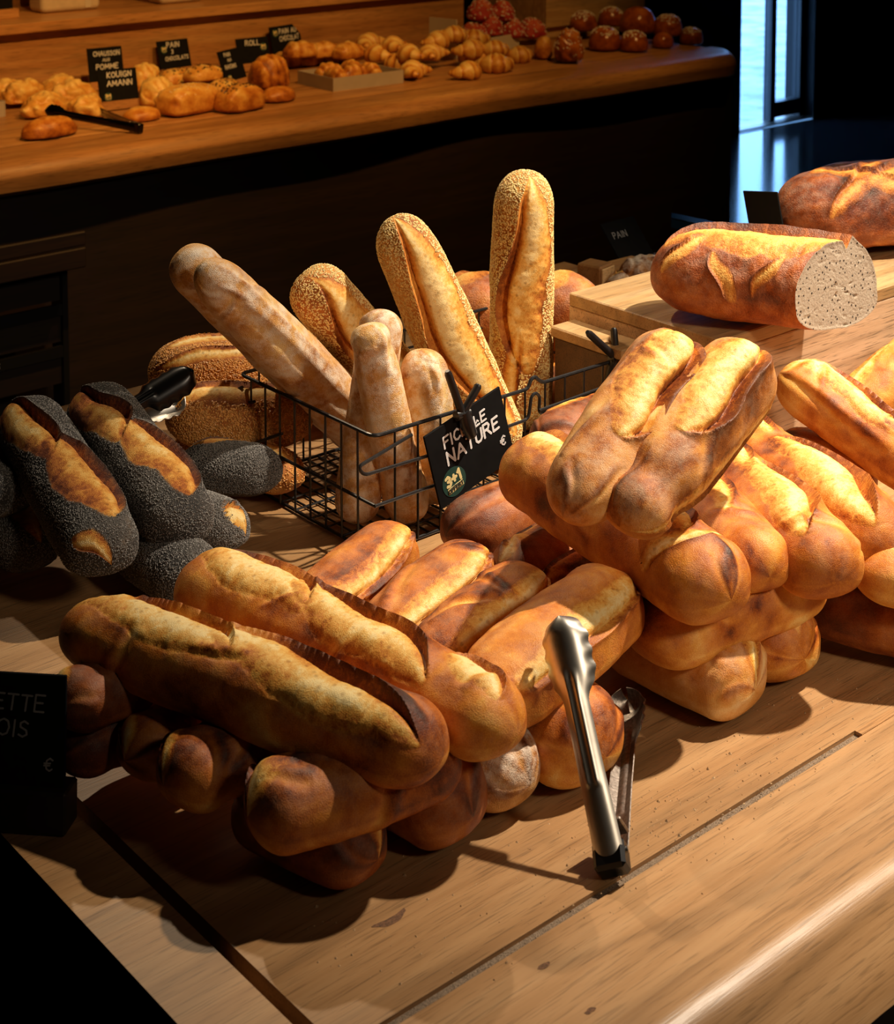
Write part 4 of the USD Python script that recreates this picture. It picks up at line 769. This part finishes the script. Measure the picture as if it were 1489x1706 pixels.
# ================================================================== pastries on the counter behind
GLAZE = [(0, (.05, .010, .003)), (.25, (.20, .045, .008)), (.5, (.50, .17, .025)), (.75, (.72, .36, .07)), (1, (.86, .60, .20))]
def pastry_mat(name, stops, rough=.3, bump=.3): return crust(name, stops, rough=rough, bump=bump, fine=500.0)
M['glaze'] = pastry_mat('glazed_pastry', GLAZE, .28); M['bun'] = pastry_mat('shiny_bun', [(0, (.05, .008, .003)), (.4, (.22, .045, .009)), (.7, (.42, .11, .018)), (1, (.62, .26, .05))], .2, .1)
M['choc'] = plain('chocolate_filling', (.035, .012, .006), .35); M['sugar'] = plain('pearl_sugar', (.85, .80, .70), .5); M['praline'] = pastry_mat('pink_praline', [(0, (.18, .01, .01)), (.5, (.50, .04, .03)), (.8, (.62, .16, .06)), (1, (.8, .5, .3))], .35, .8)
M['card'] = plain('grey_card', (.42, .36, .30), .8, noise=.06, scale=20); M['white_card'] = plain('white_card', (.62, .55, .45), .8); M['paper'] = plain('kraft_paper', (.62, .50, .36), .8, noise=.1, scale=30, bump=.2)
M['clear'] = mat('clear_plastic', {'f': ('layer_weight', dict(blend=.25)), 't': ('transparent_bsdf', dict(color=(.95, .95, .95))), 'g': ('glossy_bsdf', dict(color=(1, 1, 1), roughness=.08)), 'm': ('mix_closure', {})},
                 [('f.facing', 'm.fac'), ('t.BSDF', 'm.closure1'), ('g.BSDF', 'm.closure2')], surface='m.closure')
def pgrid(parent, name, v, m, bake, closed=True, label=None):
    n, k = v.shape[:2]; vv = np.vstack([v.reshape(-1, 3), v[0].mean(0), v[-1].mean(0)]); j = np.arange(k); j2 = (j + 1) % k; o = n * k
    f = np.vstack([grid_faces(n, k, True), np.stack([np.full(k, o), j2, j], 1), np.stack([np.full(k, o + 1), (n - 1) * k + j, (n - 1) * k + j2], 1)])
    c = vv.mean(0)
    if np.einsum('ij,ij->i', vv[f[:, 0]] - c, np.cross(vv[f[:, 1]] - c, vv[f[:, 2]] - c)).sum() < 0: f = f[:, ::-1]
    bk = np.append(bake.ravel(), [bake[0].mean(), bake[-1].mean()])
    part(parent, name, (vv, f), m, normals=vnormals(vv, f), attrs=dict(bake=np.clip(bk, 0, 1), flour=bk * 0, open=bk * 0), label=label); return vv, f
def croissant(parent, seed, R=.056, r=.041, span=82):
    n, k = 60, 24; s = np.linspace(-1, 1, n); th = np.linspace(0, 2 * np.pi, k, endpoint=False); S_, A_ = np.meshgrid(s, th, indexing='ij')
    a = np.radians(span) * S_; q = (np.abs(S_) * 2.9 + .5) % 1.0
    rad = r * (1 - .82 * np.abs(S_) ** 1.15) * (1 + .13 * (1 - q) - .06); rad = rad * np.sqrt(np.clip((1 - np.abs(S_)) * 9, .01, 1))
    rad = rad * (1 + .10 * (meshkit.noise(np.stack([S_ * 4, np.cos(A_) * 1.3, np.sin(A_) * 1.3], -1) + seed * 5, seed) - .5))
    cx, cy = R * np.sin(a), R * np.cos(a) - R * .4
    v = np.stack([cx + rad * np.cos(A_) * np.sin(a), cy + rad * np.cos(A_) * np.cos(a), np.maximum(rad * np.sin(A_) * .95, -.55 * rad) + .55 * r], -1)
    bake = .86 - .55 * q ** 2 + .18 * np.sin(A_) - .25 * (np.abs(S_) > .8) + .25 * (meshkit.noise(v * 60 + seed, seed) - .5)
    pgrid(parent, 'body', v, M['glaze'], bake)
def blob(parent, sx, sy, sz, seed, m='glaze', square=2.0, bake0=.55, lump=.10, flat_=.35, name='body', ridges=0, dome=1.0):
    n, k = 34, 44; ph = np.linspace(.03, np.pi - .03, n); th = np.linspace(0, 2 * np.pi, k, endpoint=False); P_, A_ = np.meshgrid(ph, th, indexing='ij')
    def pw(c, e): return np.sign(c) * np.abs(c) ** e
    e = 2 / square
    x = sx * np.sin(P_) ** .8 * pw(np.cos(A_), e); y = sy * np.sin(P_) ** .8 * pw(np.sin(A_), e); z = np.where(np.cos(P_) > 0, sz * np.cos(P_) ** dome, -sz * flat_ * np.abs(np.cos(P_)) ** .5) + sz * flat_
    v = np.stack([x, y, z], -1); no = meshkit.fbm(v * 45 + seed * 3.1, 3, seed) - .5
    v = v * (1 + lump * 1.6 * no[..., None])
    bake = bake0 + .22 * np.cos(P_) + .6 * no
    if ridges:
        rr = np.sin(v[..., 0] / sx * ridges * np.pi); v[..., 2] += .06 * sz * rr * (np.cos(P_) > 0); bake = bake - .2 * (rr < -.3)
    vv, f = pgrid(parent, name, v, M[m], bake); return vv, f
def nibs(parent, vv, f, n, seed, m='sugar', name='sugar_nibs', size=(.0036, .003, .0026), keep=.1): part(parent, name, seeds_on(vv, f, n, size, seed, keep), M[m], kind='stuff')
CB = 'pastry'
rp = np.random.default_rng(12)
# --- croissants: one built, the rest copies
CR = [(702, 122, 0, 'croissant nearest the grey tray, at the front of the croissant pile', 25), (766, 120, 0, 'front croissant in the middle, lying on its side at the counter edge', 200), (822, 108, 0, 'dark front croissant with its tip pointing right', 150), (856, 92, 0, 'pale croissant at the right end of the pile, below the praline tray', 170),
      (671, 106, 0, 'small croissant tucked left of the front row beside the tray', 100), (697, 92, .035, 'croissant in the second row just behind the front left one', 60), (731, 92, .03, 'large croissant in the middle of the second row', 20), (773, 84, .03, 'round backed croissant in the second row right of the middle', 190), (818, 82, .03, 'croissant in the second row behind the dark front one', 160), (796, 96, .0, 'croissant wedged between the two right front ones', 120),
      (627, 76, .03, 'croissant at the upper left of the pile, behind the pain au chocolat rolls', 10), (669, 78, .05, 'croissant in the top row left of the CROISSANT sign', 40), (713, 70, .055, 'croissant in the top row right under the CROISSANT sign', 215), (748, 58, .07, 'topmost croissant of the pile', 170), (788, 64, .045, 'croissant in the top row leaning on the praline tray', 140), (641, 92, .02, 'croissant lying in front of the upper left one', 75), (600, 92, .02, 'croissant at the far left of the pile above the tray', 30)]
first = None
for x, y, z, lab, yaw in CR:
    p = P(x, y + 10, z)
    if first is None:
        first = thing('croissant', lab, CB, p, rotz(yaw), 'croissants piled on the counter'); croissant(first, 3)
    else: copy_of(first, lab, p, rotz(yaw), scale=rp.uniform(.94, 1.08))
# --- brioche buns with pearl sugar
BU = [(1007, 84, 0, .052, 'large sugared bun in front of the bun pile'), (972, 52, .03, .046, 'sugared bun at the upper left of the bun pile'), (1018, 44, .05, .044, 'sugared bun at the top centre of the bun pile, by the crate'), (1062, 56, .04, .060, 'biggest and shiniest bun of the bun pile, plain on top'), (1112, 60, .035, .047, 'bun at the upper right of the bun pile'), (1056, 86, 0, .045, 'low sugared bun at the front of the pile below the biggest bun'), (1104, 80, 0, .034, 'small plain bun at the front right of the pile'), (1151, 74, 0, .038, 'last bun on the right, near the end of the counter')]
for i, (x, y, z, r, lab) in enumerate(BU):
    t = thing('brioche_bun', lab, CB, P(x, y, z), rotz(i * 40.0), 'sugared buns at the right end of the counter')
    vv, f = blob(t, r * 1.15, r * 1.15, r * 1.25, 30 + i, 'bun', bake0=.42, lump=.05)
    if i not in (3, 6): nibs(t, vv, f, 130, i, keep=.55)
# --- praline brioches in a white card tray
o = P(808, 90, .0); tray = thing('card_tray', 'white card tray of pink praline brioches left of the wooden crate', 'tray', o, rotz(10))
for nm, b_ in (('base', bx(-.159, .199, .005, .12, 0, .004)), ('wall', bx(-.16, .20, 0, .004, 0, .055)), ('wall', bx(-.16, .20, .121, .125, 0, .055)), ('wall', bx(-.164, -.1601, 0, .125, 0, .14)), ('wall', bx(.2001, .204, 0, .125, 0, .055))): part(tray, nm, b_, M['white_card'])
for i, (x, y, z, lab) in enumerate(((788, 58, .07, 'praline brioche at the left of the white tray, studded with white sugar'), (815, 46, .08, 'praline brioche second in the white tray'), (850, 50, .06, 'reddest praline brioche in the middle of the white tray'), (885, 50, .06, 'praline brioche at the right end of the white tray'), (800, 20, .12, 'praline brioche on top at the back left of the white tray'), (836, 22, .11, 'praline brioche on top at the back right of the white tray'))):
    t = thing('praline_brioche', lab, CB, PV(x, y, o[1] + .065 + .02 * (i > 3)) - np.array([0, 0, .030]), rotz(i * 50.0), 'praline brioches in the white tray'); vv, f = blob(t, .052, .047, .055, 50 + i, 'praline', bake0=.45, lump=.22); nibs(t, vv, f, 110, 70 + i, keep=-.2)
# --- crate on a block at the back right
o = P(910, 47, .052); t = thing('wooden_crate', 'pale wooden crate behind the buns at the right end of the counter', 'crate', o, np.eye(3))
cl = PV(1074, 20, o[1])[0] - o[0]
for nm, b_ in (('front_board', bx(0, cl, 0, .012, 0, .13, .002)), ('side_board', bx(0, .012, .0125, .34, 0, .13, .002)), ('side_board', bx(cl - .012, cl, .0125, .34, 0, .13, .002)), ('back_board', bx(.0125, cl - .0125, .328, .34, 0, .13, .002)), ('base_board', bx(.0125, cl - .0125, .0125, .3275, 0.01, .02))): part(t, nm, b_, M['oak_pale'])
t2_ = thing('oak_block', 'low oak block under the wooden crate', 'block', (o[0] - .03, o[1] + .02, T)); part(t2_, 'body', bx(0, cl + .02, 0, .30, 0, o[2] - T - .001, .002), M['oak_orange']); part(t2_, 'edge_strip', bx(.002, cl + .018, -.004, -.0002, .01, .03, .001), M['oak_pale'])
b_ = thing('brioche_loaf', 'dark loaf lying inside the wooden crate', CB, o + np.array([.22, .15, .03])); blob(b_, .11, .07, .115, 88, 'bun', bake0=.3)
b_ = thing('brioche_slice', 'crown of brioche in the crate, right of the dark loaf', CB, o + np.array([.48, .15, .03])); blob(b_, .09, .07, .11, 89, 'praline', bake0=.6)
# --- sandwich brioche in a clear box, brioche slice
o = P(962, 108, 0); t = thing('clear_box', 'small clear plastic box with a filled brioche, in front of the buns', 'box', o, rotz(35))
for bb in (bx(0, .085, 0, .0015, 0, .045), bx(0, .0015, .0015, .085, 0, .045), bx(0, .085, 0, .085, -.0012, 0)): part(t, 'panel', bb, M['clear'])
t = thing('filled_brioche', 'sugared filled brioche sitting in the clear box', CB, o + np.array([.02, .062, .001]), rotz(20)); vv, f = blob(t, .055, .05, .085, 95, 'bun', bake0=.55, lump=.2); nibs(t, vv, f, 90, 95, keep=.2)
t = thing('filled_brioche', 'cut brioche with pale filling left of the clear box', CB, P(905, 98, 0), rotz(30)); blob(t, .042, .030, .06, 96, 'glaze', bake0=.45, square=3); blob(t, .030, .012, .044, 97, 'white_crumb', name='filling', bake0=.6, square=3)

# --- grey tray with pastry slices
o = P(555, 153, 0); a_ = P(672, 138, 0); c_ = P(503, 124, 0); X = a_ - o; w_ = np.linalg.norm(X); X /= w_; Yv = np.cross(UPW, X)
dp = .20
t = thing('card_tray', 'grey card tray in front of the croissants holding pastry slices', 'tray', o, np.array([X, Yv, UPW]))
for nm, b_ in (('base', bx(.0031, w_ - .0031, .0031, dp - .0031, 0, .003)), ('wall', bx(0, w_, 0, .003, 0, .042)), ('wall', bx(0, w_, dp - .003, dp, 0, .042)), ('wall', bx(0, .003, .0031, dp - .0031, 0, .042)), ('wall', bx(w_ - .003, w_, .0031, dp - .0031, 0, .042))): part(t, nm, b_, M['card'])
for i, (x, y, lab) in enumerate(((.05, .06, 'pastry slice at the front left in the grey tray'), (.12, .06, 'pastry slice with chocolate ends in the middle of the grey tray'), (.19, .07, 'pastry slice at the right in the grey tray'), (.08, .14, 'pastry slice at the back left in the grey tray'), (.17, .14, 'pastry slice at the back right in the grey tray'))):
    t = thing('pastry_slice', lab, CB, o + X * x + Yv * y + UPW * .003, np.array([X, Yv, UPW]) if i % 2 else np.array([Yv, -X, UPW]), 'pastry slices in the grey tray'); blob(t, .052, .028, .046, 120 + i, 'glaze', square=3, bake0=.5, ridges=4)
    blob(t, .008, .008, .010, 140 + i, 'choc', name='chocolate', bake0=.3); 
# --- pains au chocolat behind the tray and sign
for i, (x, y, z, lab) in enumerate(((480, 112, 0, 'pain au chocolat at the foot of the PAIN AU CHOCOLAT sign'), (520, 108, 0, 'pain au chocolat right of the sign foot, one in from the left'), (500, 96, .04, 'pain au chocolat lying across the two by the sign'), (540, 96, .03, 'pain au chocolat with a pale end above the grey tray'), (580, 98, .035, 'dark rolled pain au chocolat between the tray and the croissants'), (562, 104, .0, 'pain au chocolat at the back corner of the grey tray'))):
    t = thing('pain_au_chocolat', lab, CB, P(x, y, z), rotz(rp.uniform(-15, 25)), 'pains au chocolat by the grey tray'); blob(t, .062, .036, .042, 150 + i, 'glaze', square=3.2, bake0=.6, ridges=3)

    part(t, 'chocolate', cat([tube([(.050, -.012, .022), (.064, -.012, .022)], .005, 8)]), M['choc']); part(t, 'chocolate', tube([(.050, .012, .022), (.064, .012, .022)], .005, 8), M['choc'])
# --- left part of the counter
def flatbread(name, lab, x, y, z, sx, sy, sz, yaw, seed, m='glaze', **kw):
    t = thing(name, lab, CB, P(x, y, z), rotz(yaw)); vv, f = blob(t, sx, sy, sz, seed, m, **kw); return t, vv, f
flatbread('kouign_amann', 'oval brown pastry lying under the tongs at the left of the counter', 82, 228, 0, .082, .045, .040, 5, 201, bake0=.35)
flatbread('kouign_amann', 'flat round pastry at the foot of the KOUIGN AMANN sign', 236, 200, 0, .055, .045, .028, 0, 202, bake0=.5)
for i, (x, y, z, sx, lab) in enumerate(((75, 192, 0, .085, 'golden apple turnover behind the tongs, nearest the counter front'), (40, 170, .01, .08, 'golden apple turnover at the left edge, second row'), (120, 172, 0, .075, 'golden apple turnover between the tongs and the shelf'), (10, 168, .0, .06, 'browned turnover cut off by the left edge'), (145, 196, .0, .05, 'small turnover piece under the open tongs'), (100, 160, .0, .06, 'pale turnover at the back against the shelf riser'))):
    t, vv, f = flatbread('apple_turnover', lab, x, y, z, sx, .052, .048, rp.uniform(-20, 30), 210 + i, bake0=.68, lump=.30)
for i, (x, y, lab) in enumerate(((262, 176, 'yellow scalloped turnover right of the KOUIGN AMANN sign'), (240, 152, 'turnover peeking out behind the KOUIGN AMANN sign'))):
    t, vv, f = flatbread('scalloped_turnover', lab, x, y, 0, .062, .050, .062, 20, 220 + i, bake0=.82, ridges=5, lump=.16)
t, vv, f = flatbread('sugar_brioche', 'wide glossy rectangular brioche with sugar grains, front of the counter', 314, 188, 0, .098, .056, .062, 12, 230, square=4.0, bake0=.62, dome=.6); nibs(t, vv, f, 40, 3, keep=.5, size=(.0022, .0018, .0016))
t, vv, f = flatbread('chocolate_roll', 'rectangular roll with a row of chocolate on top, right of the glossy brioche', 400, 184, 0, .078, .048, .056, 12, 231, square=3.6, bake0=.5, dome=.6); nibs(t, vv, f, 70, 4, 'choc', 'chocolate_chips', keep=.75)
t, vv, f = flatbread('raisin_swirl', 'dark flat swirl at the front right of the ROLL sign', 462, 168, 0, .062, .05, .034, 12, 232, bake0=.36)
part(t, 'swirl', tube([( .045 * k / 40 * math.cos(k * .45), .036 * k / 40 * math.sin(k * .45), .036 - .012 * (k / 40) ** 2) for k in range(41)], .003, 6), M['choc'], smooth=40)
flatbread('brioche_dome', 'tall domed brown brioche under the ROLL sign', 448, 148, .03, .072, .055, .075, 12, 233, bake0=.42, ridges=5)
flatbread('brioche_dome', 'small brioche under the tall domed one', 436, 165, .0, .05, .04, .04, 12, 234, bake0=.4)
for i, (x, y, z, lab) in enumerate(((292, 140, .02, 'chocolate chip pastry at the foot of the PAIN 3 CHOCOLATS sign'), (338, 134, .04, 'chocolate chip pastry on top of its pile'), (346, 146, .01, 'chocolate chip pastry in front of the RAISINS sign'), (310, 150, .0, 'chocolate chip pastry behind the glossy brioche'), (372, 158, .0, 'chocolate chip pastry between the brioche and the roll'))):
    t, vv, f = flatbread('chocolate_pastry', lab, x, y, z, .066, .045, .036, rp.uniform(0, 40), 240 + i, bake0=.66, square=2.6); nibs(t, vv, f, 60, 10 + i, 'choc', 'chocolate_chips', keep=.5)
t = thing('card_tray', 'grey card tray cut off by the left edge, holding turnovers', 'tray', P(-60, 205, 0), rotz(8)); part(t, 'base', bx(0, .13, .004, .15, 0, .003), M['card']); part(t, 'wall', bx(0, .13, 0, .0035, 0, .045), M['card']); part(t, 'wall', bx(.1305, .134, 0, .15, 0, .045), M['card'])
# --- counter signs
def csign(lab, tl, tr, br, bl, lines, badge=None):
    """A card sign from the four corners seen, standing where its foot meets the counter."""
    f0, f1 = P(*bl, .022), P(*br, .022); X = f1 - f0; w = np.linalg.norm(X); d0 = (f0 - EYE) @ FH
    up_ = PD(*tl, d0 + .012) - f0; h = np.linalg.norm(up_)
    t = slate('price_sign', lab, 'sign', f0, X, up_, [(tx, x * w, y * h, hh * h, 0) for tx, x, y, hh in lines], w, h, None if not badge else (badge[0] * w, badge[1] * h, badge[2] * h, 0), pen=.085)
    part(t, 'wooden_foot', bx(-.004, w + .004, -.022, .004, -.018, .012, .001), M['oak_orange']); return t
csign('black CHAUSSON AUX POMMES sign at the back of the counter', (139, 82), (199, 76), (208, 134), (150, 140), [('CHAUSSON', .17, .76, .13), ('AUX', .42, .60, .08), ('POMME', .22, .38, .14)])
csign('black KOUIGN AMANN sign at the counter front left', (156, 119), (222, 110), (232, 166), (167, 173), [('KOUIGN', .24, .76, .16), ('AMANN', .22, .50, .16)], (.22, .18, .13))
csign('black PAIN 3 CHOCOLATS sign against the shelf riser', (257, 70), (312, 62), (320, 112), (268, 119), [('PAIN', .30, .76, .16), ('3', .42, .54, .14), ('CHOCOLATS', .20, .32, .13)], (.2, .70, .13))
csign('black sign reading PAIN AUX RAISINS in front of the ROLL sign', (361, 87), (395, 78), (412, 130), (377, 140), [('PAIN', .25, .80, .11), ('AUX', .34, .64, .08), ('RAISINS', .16, .42, .12)], (.24, .14, .11))
csign('black ROLL sign partly behind the PAIN AUX RAISINS one', (388, 66), (444, 60), (452, 104), (398, 110), [('ROLL', .28, .72, .18)], (.82, .62, .15))
csign('black PAIN AU CHOCOLAT sign left of the croissants', (447, 46), (496, 40), (506, 88), (457, 97), [('PAIN AU', .30, .74, .15), ('CHOCOLAT', .28, .50, .15)], (.17, .78, .13))
csign('black CROISSANT sign above the croissant pile', (668, 20), (714, 14), (720, 56), (676, 62), [('CROISSANT', .28, .80, .13)], (.2, .56, .13))
# --- things on the raised shelf
SHZ = SZ + .032
for i, (x, y, sx, sy, h, lab) in enumerate(((108, 17, .17, .10, .22, 'kraft paper bread bag standing on the raised shelf, left'), (292, 3, .14, .10, .22, 'kraft paper bread bag standing on the raised shelf, right'))):
    o = P(x, y, SHZ); t = thing('paper_bag', lab, 'bag', (o[0], max(o[1], CY1 + .07), T + SHZ)); part(t, 'bag', rounded(sx * 1.25, sy, h, .018), M['paper'], smooth=40); part(t, 'paper_band', bx(sx * .28, sx * .40, -sy / 2 - .001, -sy / 2 + .002, .01, h * .9), M['white_card'])
    part(t, 'stamp', to_board(flat(Point(0, 0).buffer(.018), .0006), np.array([-sx * .1, -sy / 2 - .0003, .06]), np.array([1., 0, 0]), UPW, np.array([0, -1., 0]), 0), M['oak_dark'])
o = P(-8, 32, SHZ); t = thing('price_sign', 'black sign in a wooden foot at the left end of the raised shelf', 'sign', (o[0], max(o[1], CY1 + .0), T + SHZ)); part(t, 'board', bx(-.12, .06, 0, .004, .030, .16), M['slate']); part(t, 'wooden_foot', bx(-.13, .075, -.014, .018, 0, .0295, .002), M['oak_orange'])
# --- tongs on the counter
tongs('steel tongs lying open at the front left of the counter', P(234, 214, .016), P(74, 184, .045), P(130, 170, .03), .012, (.060, .020), M['black_metal'], M['steel_dark'], None)
# --- dark display rack under the counter on the left
p0 = PV(112, 435, 3.60); p1 = PV(115, 640, 3.60)
t = thing('label_rack', 'dark rack with three lettered shelf strips below the counter, far left', 'rack', (p0[0] - .9, 3.60, 0))
zt = p0[2]; hz = (PV(112, 435, 3.6)[2] - PV(112, 505, 3.6)[2])
part(t, 'side_post', bx(.885, .90, 0, .06, .02, zt), M['black_plastic'])
for i, (tx, a) in enumerate((('PURES', .70), ('SUR PLACE', .62), ('PAINS', .68))):
    z = zt - i * hz
    part(t, 'shelf_board', bx(.02, .884, .012, .06, z - hz * .92, z - .03), M['oak_dark']); st = part(t, 'label_strip', bx(.02, .884, 0, .011, z - .028, z), M['black_plastic'])
    s, _ = writing(tx, .014, .0016, seed=i); part(st, 'lettering', to_board(flat(s), np.array([a - .02, 0, z - .021]), np.array([1., 0, 0]), UPW, np.array([0, -1., 0]), .0005), M['dim_chalk'])
p0 = PV(30, 400, 3.58); t = thing('bread_basket', 'rough brown wooden crate on top of the rack, far left', 'crate', (p0[0] - .3, 3.52, zt)); part(t, 'front_slat', bx(-.2, .45, 0, .012, 0.0, .05, .003), M['oak_dark']); part(t, 'front_slat', bx(-.2, .45, 0, .012, .055, .09, .003), M['oak_dark']); part(t, 'base', bx(-.2, .45, .0125, .1, 0, .01), M['oak_dark'])
